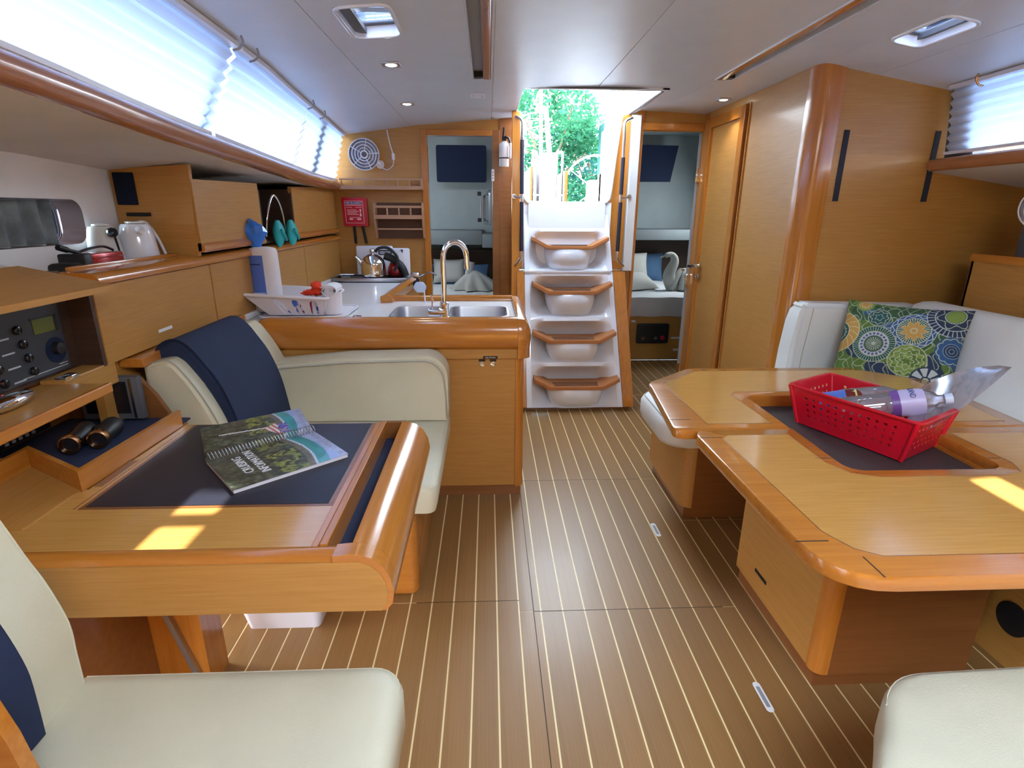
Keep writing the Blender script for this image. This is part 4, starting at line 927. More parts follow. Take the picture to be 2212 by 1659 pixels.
# big rounded right-hand roll
pts = [(-.262, .602)] + roll[1:9] + [(-.262, .727)]
bm = nb(); extY(bm, pts, .9385, 1.585); fin(bm, 'rounded_rail', 'cherryY', nt, 50)
fin(bx(-.336, -.320, .938, 1.60, .66, .727, bev=.002), 'tray_side', 'cherryY', nt)
fin(bx(-.352, -.338, .938, 1.60, .7195, .7225, bev=.001), 'tray_lip', 'cherryY', nt)
fin(bx(-.320, -.262, 1.585, 1.60, .66, .727), 'tray_end', 'redwoodX', nt)
fin(bx(-.320, -.262, .938, 1.585, .668, .674), 'tray_mat', 'navy_felt', nt)
fin(bx(-1.165, -.33, .938, 1.598, .605, .70), 'drawer_box', 'oakX', nt); fin(bx(-.33, -.262, .938, 1.598, .605, .665), 'drawer_box', 'oakX', nt)
# under the table
fb = thing('table_base', 'orange timber base with aluminium edge strips under the chart table', 'table base', (-1.0, 1.4, 0))
fin(bx(-1.16, -.82, 1.30, 1.40, 0, .60), 'panel', 'cherryZ', fb)
fin(bx(-1.12, -.96, 1.0, 1.30, 0, .60), 'side_panel', 'redwoodX', fb)
R_ = Matrix.Rotation(math.radians(-14), 3, 'Y')
fin(bx(-.84, -.825, 1.285, 1.30, .0, .50, rot=R_, about=(-.83, 1.29, .0)), 'edge_strip', 'brushed', fb)
fin(bx(-1.075, -1.055, 1.285, 1.30, .0, .28, rot=R_, about=(-1.06, 1.29, .0)), 'edge_strip', 'brushed', fb)
bm = nb(); loft(bm, [rrect(-.83, -.60, 1.55, 1.66, .02), ] if False else [[(u, v, .0) for u, v in rrect(-.82, -.58, 1.545, 1.66, .02)], [(u, v, .10) for u, v in rrect(-.84, -.565, 1.53, 1.66, .03)], [(u, v, .13) for u, v in rrect(-.83, -.575, 1.54, 1.66, .03)]])
solo(bm, 'moulded_block', 'white_plastic', 'white moulded block on the floor under the chart table', 'moulded block', smooth=50)

# ------------------------------------------------------------------ guide book
import colorsys
def fract(a): return a - math.floor(a)
def hsh(a, b): return fract(math.sin(a * 127.1 + b * 311.7) * 43758.5453)
def vn(x, y):
    i, j = math.floor(x), math.floor(y); fx, fy = x - i, y - j; fx = fx * fx * (3 - 2 * fx); fy = fy * fy * (3 - 2 * fy)
    return (hsh(i, j) * (1 - fx) + hsh(i + 1, j) * fx) * (1 - fy) + (hsh(i, j + 1) * (1 - fx) + hsh(i + 1, j + 1) * fx) * fy
def mixc(a, b, t): t = max(0, min(1, t)); return tuple(p * (1 - t) + q * t for p, q in zip(a, b))
def bay_print(u, v, sailor=False):
    """u along the spine (dark hillside to sea and sky), v across"""
    n = vn(u * 26, v * 22) * .6 + vn(u * 60, v * 52) * .4
    c = mixc((.012, .022, .016), (.13, .15, .09), n * n * 1.6)
    yel = vn(u * 9 + 3, v * 7 + 8); 
    if .42 < u < .68 and n > .45 and yel > .38: c = mixc((.09, .13, .025), (.34, .36, .08), vn(u * 50, v * 46))
    sh = .70 + .06 * math.sin(v * 3.2)
    if u > sh - .06: c = mixc((.06, .08, .05), (.25, .20, .14), n)
    if u > sh: c = (.62, .66, .78)
    if u > sh + .02: c = mixc((.02, .22, .22), (.04, .34, .34), vn(u * 20, v * 6))
    if u > sh + .13: c = mixc((.25, .32, .55), (.42, .44, .62), vn(u * 7, v * 12))
    if u > .93: c = mixc((.20, .25, .38), (.45, .42, .55), vn(u * 40, v * 40))
    return c
gb = thing('guide_book', 'spiral-bound cruising guide lying open on the black chart table mat', 'book', (-.62, 1.35, .722))
A = V((-.735, 1.318, .722)); B = V((-.518, 1.512, .722))    # spine ends (left near, right far)
ex = (B - A).normalized(); eyv = V((-ex.y, ex.x, 0))
near_d = (V((-.593, 1.153, 0)) - V((A.x, A.y, 0)))       # spine-left to near corner
L_ = (B - A).length; nd = V((near_d.x, near_d.y, 0)); fd = V((-.835, 1.500, 0)) - V((A.x, A.y, 0))
def cover(org, along, across, z0, curl, sailor, name, mirror=False, thick=.007):
    bm = nb(); nu, nv = 110, 80; lay = bm.verts.layers.float_color.new('print')
    def P(u, v): return org + along * u + across * v + V((0, 0, z0 + curl(u, v)))
    top = [[bm.verts.new(P(i / nu, j / nv)) for j in range(nv + 1)] for i in range(nu + 1)]
    for i in range(nu + 1):
        for j in range(nv + 1):
            u, v = i / nu, j / nv; c = bay_print(u, v, sailor)
            if sailor:
                if abs(v - (.62 - .20 * u)) < .012 and .15 < u < .72: c = (.80, .80, .78)
                if .56 < u < .70 and v > .46 - (u - .56) * 2 and v < .46 + (u - .56) * 1.2: c = (.75, .72, .70) if (u * 40 + v * 10) % 2 < 1 else (.55, .08, .06)
                if .70 < u < .80 and .2 < v < .55: c = (.05, .06, .42) if vn(u * 30, v * 30) > .4 else (.4, .25, .3)
            top[i][j][lay] = (*c, 1)
    for i in range(nu):
        for j in range(nv): bm.faces.new((top[i][j], top[i + 1][j], top[i + 1][j + 1], top[i][j + 1]))
    bmesh.ops.recalc_face_normals(bm, faces=bm.faces)
    if bm.faces[0].normal.z < 0: bmesh.ops.reverse_faces(bm, faces=bm.faces)
    return fin(bm, name, 'printed_card', gb)
along_n = (V((-.419, 1.318, 0)) - V((-.593, 1.153, 0))) * .96
cover(A, B - A + V((0, 0, 0)), nd, .010, lambda u, v: .001 * math.sin(v * 3), False, 'front_cover')
cover(A, B - A, fd * .98, .008, lambda u, v: .020 * math.sin(v * PI * .5) * (.4 + .6 * (1 - u)), True, 'back_cover')
def pages(org, along, across, h, curl):
    bm = nb(); o = V(org)
    def q(u, v, z): return o + along * u + across * v + V((0, 0, z + curl(u, v)))
    N = 8
    rings = []
    for i in range(N + 1):
        v = i / N; rings.append([q(0.005, v * .985, .0), q(.995, v * .985, .0), q(.995, v * .985, h), q(.005, v * .985, h)])
    loft(bm, rings); fin(bm, 'pages', 'paper', gb)
pages(A, B - A, nd, .0095, lambda u, v: 0)
pages(A, B - A, fd * .98, .0072, lambda u, v: .020 * math.sin(v * PI * .5) * (.4 + .6 * (1 - u)))
bm = nb(); nl = 34
ax = (B - A).normalized(); sd_ = V((-ax.y, ax.x, 0))
for i in range(nl):
    c = A + (B - A) * ((i + .6) / (nl + .2)) + V((0, 0, .011))
    tube(bm, [c + sd_ * (.014 * math.cos(a)) * 1.1 + V((0, 0, .017 * math.sin(a))) + ax * .0012 * a for a in [2 * PI * k / 12 for k in range(13)]], .0014, 5)
fin(bm, 'spiral_wire', 'steel', gb, 60, kind='stuff')
def on_cover(u0, v0, rot=0):
    al = (B - A).normalized(); ac = nd.normalized()
    return lambda x, y, w: A + (B - A) * u0 + nd * v0 + (ac * (-1) * y * 1 + al * 0) * 0 + ac * x * (-1) + al * y + V((0, 0, .0125 + w))
def cover_txt(u0, v0): 
    al = (B - A).normalized(); ac = nd.normalized()
    return lambda x, y, w: A + (B - A) * u0 + nd * v0 - ac * x - al * y * 1.0 + V((0, 0, .0118 + w))
text('CRUISING', .030, lambda x, y, w: cover_txt(.27, .47)(-x, -y, w) , 'print_white', gb, squash=.95) if False else None
al = (B - A).normalized(); ac = nd.normalized()
text('Cruising'.upper(), .032, lambda x, y, w: A + (B - A) * .245 + nd * .45 - ac * x - al * y * 1.0 + V((0, 0, .0122 + w)), 'print_white', gb, squash=.8)
text('Information'.upper(), .032, lambda x, y, w: A + (B - A) * .36 + nd * .45 - ac * x - al * y * 1.0 + V((0, 0, .0122 + w)), 'print_white', gb, squash=.72)

# ================================================================== SEATS BY THE CHART TABLE
def cushion(bm, x0, x1, y0, y1, z0, z1, r=.03, seg=4): return box(bm, x0, x1, y0, y1, z0, z1, bev=r, seg=seg)
s1 = thing('bench_seat', 'cream leather seat with navy back cover between chart table and galley', 'seat', (-.55, 1.97, 0))
fin(bx(-.84, -.262, 1.685, 2.37, .0, .37, bev=.03, seg=4), 'base', 'cherryX', s1, 40)
bm = nb()
loft(bm, [[(u, v, .372) for u, v in rrect(-.90, -.20, 1.665, 2.36, .04)], [(u, v, .366) for u, v in rrect(-.90, -.188, 1.652, 2.36, .03)], [(u, v, .395) for u, v in rrect(-.90, -.181, 1.645, 2.36, .03)], [(u, v, .450) for u, v in rrect(-.90, -.180, 1.644, 2.36, .03)], [(u, v, .461) for u, v in rrect(-.90, -.184, 1.648, 2.36, .03)], [(u, v, .468) for u, v in rrect(-.90, -.200, 1.664, 2.36, .03)]])
fin(bm, 'seat_cushion', 'leather', s1, 50)
bm = nb(); tube(bm, [(u, v, .460) for u, v in rrect(-.90, -.1835, 1.6475, 2.24, .03)][:-8], .0022, 6); fin(bm, 'piping', 'leather', s1, 60)
# arm pad against the galley
prof = [(-.93, .462), (-.186, .462), (-.180, .48)] + [(-.272 + .092 * math.cos(a), .665 + .098 * math.sin(a)) for a in [math.radians(k) for k in (0, 15, 30, 45, 60, 75, 90)]] + [(-.60, .757), (-.93, .728)]
bm = nb(); extY(bm, prof, 2.25, 2.385)
es_ = [e for e in bm.edges if all(abs(v.co.y - 2.25) < 1e-5 for v in e.verts)]
bmesh.ops.bevel(bm, geom=es_, offset=.012, segments=3, affect='EDGES'); fin(bm, 'arm_pad', 'leather', s1, 50)
bm = nb(); tube(bm, [(x * 1.0, 2.243, z) for x, z in [(-.180, .48)] + [(-.282 + .088 * math.cos(a), .655 + .090 * math.sin(a)) for a in [math.radians(k) for k in (0, 15, 30, 45, 60, 75, 90)]] + [(-.60, .738), (-.93, .712)]], .003, 6); fin(bm, 'piping', 'seam_thread', s1, 60)
# leaning back rest
bp_ = [(-.845, .46), (-.862, .56), (-.885, .68), (-.930, .79), (-.975, .865), (-.997, .889), (-1.02, .897), (-1.085, .885), (-1.095, .46)]
def sm2(p, n=4): return [(q.x, q.z) for q in smooth_path([(a, 0, b) for a, b in p], n)]
bp_ = sm2(bp_[:8]) + [bp_[8]]
bm = nb(); extY(bm, bp_, 1.690, 2.385)
es_ = [e for e in bm.edges if all(abs(v.co.y - 1.69) < 1e-5 for v in e.verts) or all(abs(v.co.y - 2.385) < 1e-5 for v in e.verts)]
bmesh.ops.bevel(bm, geom=es_, offset=.012, segments=3, affect='EDGES'); fin(bm, 'back_rest', 'leather', s1, 50)
bm = nb(); tube(bm, [(x + .0005, 1.7015, z) for x, z in bp_[:28]], .0022, 6); fin(bm, 'piping', 'seam_thread', s1, 60)
cvp = [(-.832, .50), (-.845, .60), (-.862, .70), (-.895, .80), (-.935, .87), (-.965, .915), (-1.0, .945), (-1.04, .945), (-1.075, .92), (-1.10, .87)]
inn = [(-1.09, .86), (-1.0, .87), (-.95, .80), (-.90, .68), (-.868, .50)]
cvp = sm2(cvp, 3)
bm = nb(); extY(bm, cvp + inn, 1.755, 2.215)
es_ = [e for e in bm.edges if all(abs(v.co.y - 1.755) < 1e-5 for v in e.verts) or all(abs(v.co.y - 2.215) < 1e-5 for v in e.verts)]
bmesh.ops.bevel(bm, geom=es_, offset=.014, segments=3, affect='EDGES'); fin(bm, 'back_cover', 'navy', s1, 50)
bm = nb(); tube(bm, [(x + .002, 1.764, z + .002) for x, z in cvp], .003, 6); fin(bm, 'piping', 'navy', s1, 60)

s2 = thing('bench_seat', 'cream leather seat in the near left corner with navy cover and timber arm', 'seat', (-.5, .5, 0))
fin(bx(-.78, -.26, .1, .82, .03, .37, bev=.03, seg=4), 'base', 'cherryX', s2, 40)
bm = nb()
for zz, d in ((.366, .012), (.372, .0), (.395, -.0), (.455, .0), (.474, .008), (.482, .034)): pass
loft(bm, [[(u, v, zz) for u, v in rrect(-.82 + d, -.172 - d - .012 * k_, .05 + d, .895 - d, (.02, .06, .02, .02), 6)] for zz, d, k_ in ((.360, .014, 0), (.372, .0, 0), (.45, .0, 0), (.468, .006, 0), (.478, .016, .3), (.482, .04, .5))])
fin(bm, 'seat_cushion', 'leather', s2, 50)
bm = nb(); tube(bm, [(u, v, .4665) for u, v in rrect(-.82, -.1775, .05, .890, (.02, .06, .02, .02), 6)][7:15], .0022, 6); fin(bm, 'piping', 'leather', s2, 60)
bq = [(-.786, .47), (-.784, .55), (-.782, .62), (-.800, .70), (-.822, .76), (-.842, .82), (-.858, .86), (-.88, .875), (-.93, .875), (-.96, .85), (-.90, .47)]
bq = sm2(bq[:10]) + [bq[10]]
bm = nb(); extY(bm, bq, .10, .875)
es_ = [e for e in bm.edges if all(abs(v.co.y - .875) < 1e-5 for v in e.verts)]
bmesh.ops.bevel(bm, geom=es_, offset=.012, segments=3, affect='EDGES'); fin(bm, 'back_rest', 'leather', s2, 50)
bm = nb(); tube(bm, [(x + .0005, .8635, z) for x, z in bq[:28]], .0018, 6); fin(bm, 'piping', 'leather', s2, 60)
cq = [(-.770, .485), (-.766, .56), (-.766, .62), (-.782, .70), (-.806, .77), (-.836, .84), (-.862, .90), (-.90, .91), (-.90, .86), (-.85, .80), (-.80, .62), (-.80, .485)]
cq = sm2(cq[:8]) + cq[8:]
bm = nb(); extY(bm, cq, .25, .760)
es_ = [e for e in bm.edges if all(abs(v.co.y - .76) < 1e-5 for v in e.verts)]
bmesh.ops.bevel(bm, geom=es_, offset=.010, segments=3, affect='EDGES'); fin(bm, 'back_cover', 'navy', s2, 50)
bm = nb(); extY(bm, [(-1.0, .40), (-.665, .40), (-.662, .56), (-.672, .64), (-.690, .72), (-.72, .80), (-1.0, .80)], .600, .622); fin(bm, 'timber_arm', 'cherryX', s2, 40)

# ================================================================== GALLEY
gc = thing('galley_cabinet', 'L-shaped galley cabinet with polished rounded timber edge facing the seats', 'cabinet', (-.4, 2.7, 0))
fin(bx(-1.09, .135, 2.425, 2.445, .06, .712), 'front_panel', 'oakX', gc)
fin(bx(-1.09, .14, 2.400, 2.43, .712, .76), 'upper_panel', 'oakX', gc)
fin(bx(-1.09, .150, 2.44, 2.47, 0, .06), 'toe_kick', 'redwoodX', gc)
prof = [(2.396, .757), (2.384, .775), (2.379, .80), (2.380, .835), (2.388, .862), (2.402, .882), (2.422, .893), (2.45, .895), (2.478, .890), (2.492, .876), (2.495, .860), (2.495, .757)]
bm = nb(); extX(bm, prof, -.975, .130); fin(bm, 'rounded_edge', 'cherryX', gc, 60)
bm = nb(); lathe(bm, [(0.001, 0), (.03, .0005), (.05, .006), (.0, .006)], (-.99, 2.44, .80), 'Z', 8); bm.free()
bm = nb(); loft(bm, [[(-.975 - .07 * math.sin(a), 2.437 + (p[0] - 2.437) * math.cos(a) , .757 + (p[1] - .757) * (.55 + .45 * math.cos(a))) for p in prof] for a in [math.radians(k) for k in (0, 20, 40, 60, 75, 86)]]); fin(bm, 'edge_end', 'cherryX', gc, 60)
# corner block and the side run
bm = nb(); rs = []
for z, d in ((.715, .0), (.757, .0), (.80, -.004), (.84, -.002), (.868, .008), (.885, .018), (.893, .030)):
    rs.append([(u, v, z) for u, v in rrect(.128, .185 - d, 2.380 + d, 3.10, (max(.006, min(.045, (.057 - d) * .8)), .006, .002, .002), 6)])
loft(bm, rs); fin(bm, 'corner_edge', 'cherryY', gc, 60)
bm = nb(); loft(bm, [[(u, v, z) for u, v in rrect(.120, .160, 2.418, 3.10, (.03, .004, .002, .002), 6)] for z in (.055, .714)]); fin(bm, 'corner_post', 'cherryZ', gc, 60)
fin(bx(-.30, .150, 3.07, 3.10, .06, .86), 'back_panel', 'oakX', gc)
fin(bx(-.56, -.53, 3.07, 4.18, .06, .86), 'side_panel', 'oakY', gc)
# inner fiddle rails
bm = nb(); extX(bm, [(3.045, .86), (3.045, .893), (3.052, .900), (3.085, .900), (3.10, .893), (3.10, .86)], -.545, .128); fin(bm, 'inner_rail', 'cherryX', gc, 50)
bm = nb(); loft(bm, [[(x0, y, .86), (x0 + .065, y, .86), (x0 + .065, y, .905), (x0 + .035, y, .918), (x0, y, .905)] for x0, y in ((-.588, 2.99), (-.585, 3.10), (-.558, 3.80))]); fin(bm, 'inner_rail', 'cherryY', gc, 30)
lbz = thing('light_switch', 'pair of small chrome switches under a black label on the galley front', 'switch', (-.02, 2.41, .68))
for x in (-.032, .018):
    bm = nb(); lathe(bm, [(.012, 0), (.012, -.004), (.006, -.006), (.005, -.016), (0, -.016)], (x, 2.425, .679), 'Y', 8); fin(bm, 'toggle', 'chrome', lbz, 50)
    fin(bx(x - .016, x + .014, 2.42, 2.425, .693, .702), 'tab', 'black', lbz)
fin(bx(-.028, .038, 2.397, 2.4, .712, .724), 'label_plate', 'black', lbz)
text('Light Switches', .0085, lambda x, y, w: (.005 + x, 2.3965 - w, .7155 + y), 'print_white', lbz, squash=.95)
# worktop with sink cut-out
wt = thing('worktop', 'white galley worktop around the sink', 'worktop', (-.5, 2.8, .84))
sinkA = rrect(-.47, -.225, 2.56, 2.86, .05); sinkB = rrect(-.19, .09, 2.56, 2.86, .05)
wtx = [(-1.12, 2.49), (.130, 2.49), (.130, 3.05), (-.585, 3.05), (-.56, 3.86), (-1.12, 3.86)]
bm = shape([wtx, sinkA, sinkB], .03, .002, fXY(.842)); fin(bm, 'slab', 'worktop_white', wt)
fin(bx(-1.12, -1.09, 2.49, 4.18, .872, .90, bev=.006), 'upstand', 'worktop_white', wt, 40)
fin(bx(-1.16, -.95, 2.43, 2.50, .835, .868, bev=.01), 'front_return', 'worktop_white', wt, 40)
for x, y in ((-.622, 2.585), (-.60, 3.42)):
    bm = nb(); lathe(bm, [(.022, 0), (.022, .002), (.018, .003), (0, .003)], (x, y, .872), 'Z', 24); fin(bm, 'finger_pull', 'chrome', wt, 40)
    
sk = thing('sink', 'double stainless steel sink set in the worktop', 'sink', (-.19, 2.7, .7))
for poly, (cx, cy) in ((sinkA, (-.348, 2.71)), (sinkB, (-.05, 2.71))):
    bm = nb(); sc_ = lambda p, k: (cx + (p[0] - cx) * k, cy + (p[1] - cy) * k)
    loft(bm, [[(*sc_(p, 1.06), .8735) for p in poly], [(*sc_(p, .995), .8745) for p in poly], [(*sc_(p, .97), .862) for p in poly], [(*sc_(p, .93), .72) for p in poly], [(*sc_(p, .8), .705) for p in poly]], cap=False)
    b2 = [bm.verts.new((*sc_(p, .8), .705)) for p in poly]; bm.faces.new(b2)
    fin(bm, 'bowl', 'brushed', sk, 50)
    bm = nb(); lathe(bm, [(.035, 0), (.03, .003), (.0, .001)], (cx, cy, .706), 'Z', 20); fin(bm, 'drain', 'chrome', sk, 50)
fc = thing('faucet', 'tall chrome swan-neck faucet at the galley sink', 'faucet', (-.205, 2.525, .872))
bm = nb(); lathe(bm, [(.026, 0), (.026, .008), (.019, .012), (.019, .06), (.021, .062), (.021, .075), (.014, .08)], (-.205, 2.525, .872), 'Z', 24); fin(bm, 'body', 'chrome', fc, 50)
bm = nb(); tube(bm, [(-.205, 2.525, .94), (-.205, 2.525, 1.12)] + [(-.205 + .052 - .052 * math.cos(a), 2.525 + .02 * (1 - math.cos(a)), 1.148 + .068 * math.sin(a)) for a in [math.radians(k) for k in range(0, 181, 15)]] + [(-.100, 2.567, 1.11), (-.099, 2.568, 1.095)], .0125, 14); fin(bm, 'spout', 'chrome', fc, 60)
bm = nb(); lathe(bm, [(.019, 0), (.019, .07), (.016, .074), (0, .074)], (-.205, 2.52, .905), n=18, dirv=(-1, -.05, 0)); lv = fin(bm, 'side_valve', 'chrome', fc, 50)
bm = nb(); tube(bm, [(-.262, 2.516, .92), (-.258, 2.505, .965), (-.262, 2.49, .99)], [.004, .004, .0035], 8); fin(bm, 'lever', 'chrome', fc, 60)
# soap dispenser head behind the tap
sp = thing('dish_brush', 'white and blue bladed dish scraper standing behind the faucet', 'dish brush', (-.36, 2.98, .872))
bm = nb(); rings = [[(-.37 + (.018 + .016 * math.sin(a * PI)) * math.cos(q), 2.98 + .006 * math.sin(q), .93 + a * .055) for q in [2 * PI * j / 16 for j in range(16)]] for a in [k / 8 for k in range(9)]]
loft(bm, rings); fin(bm, 'head', 'pale_blue_cap', sp, 60); bm = nb(); tube(bm, [(-.345, 2.98, .872), (-.348, 2.98, .94)], .004, 6); fin(bm, 'stem', 'white_plastic', sp, 60)

# dish basket on its tray
db = thing('dish_basket', 'white plastic dish basket with arched slots on the worktop', 'basket', (-.86, 2.66, .873))
bt = [(-.99, 2.56), (-.70, 2.56), (-.70, 2.78), (-.99, 2.78)]
def BT(u, v, z):   # u, v 0..1 in plan, z 0..1 up the flared wall
    x0, x1, y0, y1 = -1.015 - .10 * z, -.765 + .022 * z, 2.555 - .035 * z, 2.80 + .02 * z
    return V((x0 + (x1 - x0) * u, y0 + (y1 - y0) * v, .885 + (.080 + .020 * (1 - u)) * z))
def arch(cu, w=.055, h=.62):
    o = [(cu - w / 2, .06)] + [(cu + w / 2 * -math.cos(a), .06 + (h - .2) + .2 * math.sin(a)) for a in [PI * k / 10 for k in range(11)]] + [(cu + w / 2, .06)]
    return o
def archring(cu):
    outer = [(cu - .066, .05), (cu - .062, .35)] + [(cu - .056 * math.cos(a), .60 + .24 * math.sin(a)) for a in [PI * k / 10 for k in range(11)]] + [(cu + .062, .35), (cu + .066, .05), (cu + .030, .05), (cu + .024, .38)] + [(cu + .020 * math.cos(a), .46 + .07 * math.sin(a)) for a in [PI * k / 8 for k in range(9)]] + [(cu - .024, .38), (cu - .030, .05)]
    return outer
bm = shape([[(0, 0), (1, 0), (1, 1), (0, 1)]] + [archring(c) for c in (.36, .60, .84)], .003, 0, lambda u, v, w: BT(u, 0, v) + V((0, w * 1, 0)))
join(bm, shape([[(0, 0), (1, 0), (1, 1), (0, 1)]], .004, 0, lambda u, v, w: BT(u, 1, v) + V((0, -w, 0))))
join(bm, shape([[(0, 0), (1, 0), (1, 1), (0, 1)]], .004, 0, lambda u, v, w: BT(1, u, v) + V((-w, 0, 0))))
join(bm, shape([[(0, 0), (1, 0), (1, 1), (0, 1)]], .004, 0, lambda u, v, w: BT(0, u, v) + V((w, 0, 0))))
box(bm, -1.015, -.765, 2.555, 2.80, .885, .889)
fin(bm, 'wall', 'white_plastic', db)
bm = nb(); pts = [BT(u, v, 1) for u, v in rrect(-.012, 1.012, -.02, 1.02, .05)]; tube(bm, pts, .008, 8, closed=True); fin(bm, 'rim', 'white_plastic', db, 60)
bm = nb()
for i in range(9): box(bm, -1.10 + i * .001, -1.03, 2.60 + i * .020, 2.606 + i * .020, .93, .972, rot=Matrix.Rotation(0, 3, 'Y'))
fin(bm, 'plate_ribs', 'white_plastic', db)
bm = nb(); lathe(bm, [(.042, 0), (.046, .10), (.052, .102), (.052, .106), (.044, .104), (.040, .006)], (-.735, 2.60, .885), 'Z', 24, cap=False); lathe(bm, [(.042, 0), (0, .001)], (-.735, 2.60, .885), 'Z', 24, cap=False); fin(bm, 'cutlery_cup', 'white_plastic', db, 50)
bm = shape([rrect(-1.06, -.665, 2.515, 2.86, (.10, .06, .04, .04), 8)], .007, .002, fXY(.873)); join(bm, shape([rrect(-1.06, -.665, 2.515, 2.86, (.10, .06, .04, .04), 8), rrect(-1.05, -.675, 2.525, 2.85, (.09, .05, .03, .03), 8)], .012, .001, fXY(.873)))
solo(bm, 'drip_tray', 'white_plastic', 'white oval drip tray under the dish basket', 'tray', smooth=40)
# printed bits inside the basket
for i, (x, y, m_, lab) in enumerate(((-.925, 2.60, 'blue_print', 'blue printed packet standing in the dish basket'), (-.86, 2.60, 'red_print', 'red and white packet lying in the dish basket'), (-.80, 2.60, 'print_white', 'white packet with blue print in the dish basket'))):
    p = solo(bx(x - .026, x + .026, y - .01, y + .012, .889, .962, bev=.003, rot=Matrix.Rotation(.15 * (i - 1), 3, 'Y'), about=(x, y, .93)), 'packet', m_, lab, 'packet')
    fin(bx(x - .022, x + .022, y - .012, y - .0105, .90, .918), 'print_band', 'print_white' if i < 2 else 'blue_print', p)
# paper towel pack
pt = thing('paper_towel_roll', 'wrapped kitchen paper roll with a blue label standing in the dish basket', 'paper roll', (-1.055, 2.66, .89))
bm = nb(); rings = []
for z, k in ((.889, .92), (.90, 1.0), (1.0, 1.0), (1.12, .98), (1.165, .96), (1.18, .85), (1.186, .5)):
    rings.append([(-1.053 + (.066 * k) * math.copysign(abs(math.cos(q)) ** .75, math.cos(q)), 2.66 + .05 * k * math.copysign(abs(math.sin(q)) ** .75, math.sin(q)), z) for q in [2 * PI * j / 28 for j in range(28)]])
loft(bm, rings); fin(bm, 'roll', 'paper', pt, 60)
bm = nb(); 
def lab(u, t): 
    q = math.radians(228 + 50 * u); r = 1.015; return V((-1.053 + .066 * r * math.copysign(abs(math.cos(q)) ** .75, math.cos(q)), 2.66 + .05 * r * math.copysign(abs(math.sin(q)) ** .75, math.sin(q)), .955 + .195 * t))
grid(bm, 8, 4, lab); fin(bm, 'label', 'blue_print', pt, 60)
bm = nb(); grid(bm, 8, 1, lambda u, t: lab(u * .8 + .05, .78 + t * .03) + V((0, -.001, 0))); fin(bm, 'label_text', 'dark_blue_print', pt)
bm = nb(); grid(bm, 8, 1, lambda u, t: lab(u * .9 + .05, .1 + t * .03) + V((0, -.001, 0))); fin(bm, 'label_text', 'pale_blue_cap', pt)
# crumpled blue film gathered on top
bt_ = thing('blue_bag', 'twist of bright blue plastic film on top of the kitchen paper', 'plastic bag', (-1.075, 2.66, 1.186))
bm = nb(); rings = []
for k, (z, r) in enumerate(((1.186, .022), (1.20, .028), (1.225, .046), (1.25, .060), (1.275, .058), (1.295, .036), (1.305, .010))):
    rings.append([(-1.078 + r * math.cos(q) * (1 + .22 * math.sin(3 * q + k * .6)) - .004 * k, 2.66 + r * .7 * math.sin(q) * (1 + .2 * math.cos(5 * q + k)), z + .008 * math.sin(4 * q + k)) for q in [2 * PI * j / 14 for j in range(14)]])
loft(bm, rings); fin(bm, 'film', 'blue_film', bt_, 20)
# red cloth and rolled white cloth on the cup
bm = nb()
def lump(cx, cy, cz, rx, ry, rz, seed, n=22, m=14, amp=.22):
    rings = []
    for i in range(1, m):
        a = PI * i / m
        rings.append([(cx + rx * math.sin(a) * math.cos(q) * (1 + amp * (vn(3 * math.cos(q) + seed, i * .5) - .5)), cy + ry * math.sin(a) * math.sin(q) * (1 + amp * (vn(3 * math.sin(q) + seed, i * .6) - .5)), cz - rz * math.cos(a) * (1 + amp * .7 * (vn(q * 1.3, i + seed) - .5))) for q in [2 * PI * j / n for j in range(n)]])
    loft(bm, rings)
lump(-.80, 2.60, 1.00, .034, .030, .030, 2, amp=.9); lump(-.835, 2.59, .985, .036, .02, .012, 5, amp=.8)
solo(bm, 'red_cloth', 'red_cloth', 'crumpled orange-red cloth on the rim of the dish basket', 'cloth', smooth=50)
bm = nb(); pts = []
for k in range(60):
    a = k / 59 * 2.4 * 2 * PI; r = .008 + .020 * k / 59; pts.append((-.735 + r * 1.45 * math.cos(a), .997 + r * .9 * math.sin(a)))
ins = [(x, z) for x, z in pts]
w_ = .0035
loft(bm, [[(x, 2.545, z - w_), (x, 2.545, z + w_), (x, 2.66, z + w_), (x, 2.66, z - w_)] for x, z in ins])
bmesh.ops.recalc_face_normals(bm, faces=bm.faces)
tube(bm, [(-.735, 2.552, .997), (-.735, 2.655, .997)], .017, 12)
solo(bm, 'rolled_cloth', 'white_cloth', 'rolled white cloth resting on the cutlery cup', 'cloth', smooth=60)

# stove
sv = thing('stove', 'steel gas hob sunk at the aft end of the galley worktop', 'stove', (-.84, 4.0, .83))
fin(bx(-1.12, -.56, 3.865, 4.17, .83, .878), 'body', 'grey_dark', sv)
bm = shape([[(-1.12, 3.865), (-.56, 3.865), (-.56, 4.17), (-1.12, 4.17)], [(-1.09, 3.90), (-.60, 3.90), (-.60, 4.14), (-1.09, 4.14)]], .03, .002, fXY(.872)); fin(bm, 'frame', 'brushed', sv)
for x in (-.97, -.72):
    bm = nb(); lathe(bm, [(.05, 0), (.05, .008), (.03, .012), (0, .012)], (x, 4.02, .878), 'Z', 20); fin(bm, 'burner', 'black', sv, 40)
    bm = nb()
    for a in (0, PI / 2): 
        tube(bm, [(x - .08 * math.cos(a), 4.02 - .08 * math.sin(a), .905), (x + .08 * math.cos(a), 4.02 + .08 * math.sin(a), .905)], .004, 6)
    fin(bm, 'pan_support', 'black', sv, 40)
for i, y in enumerate((3.60, 3.68, 3.76)):
    bm = nb(); lathe(bm, [(.014, 0), (.014, .02), (0, .022)], (-.49, y, .895), 'X', 16); fin(bm, 'knob', 'black_gloss', sv, 50)
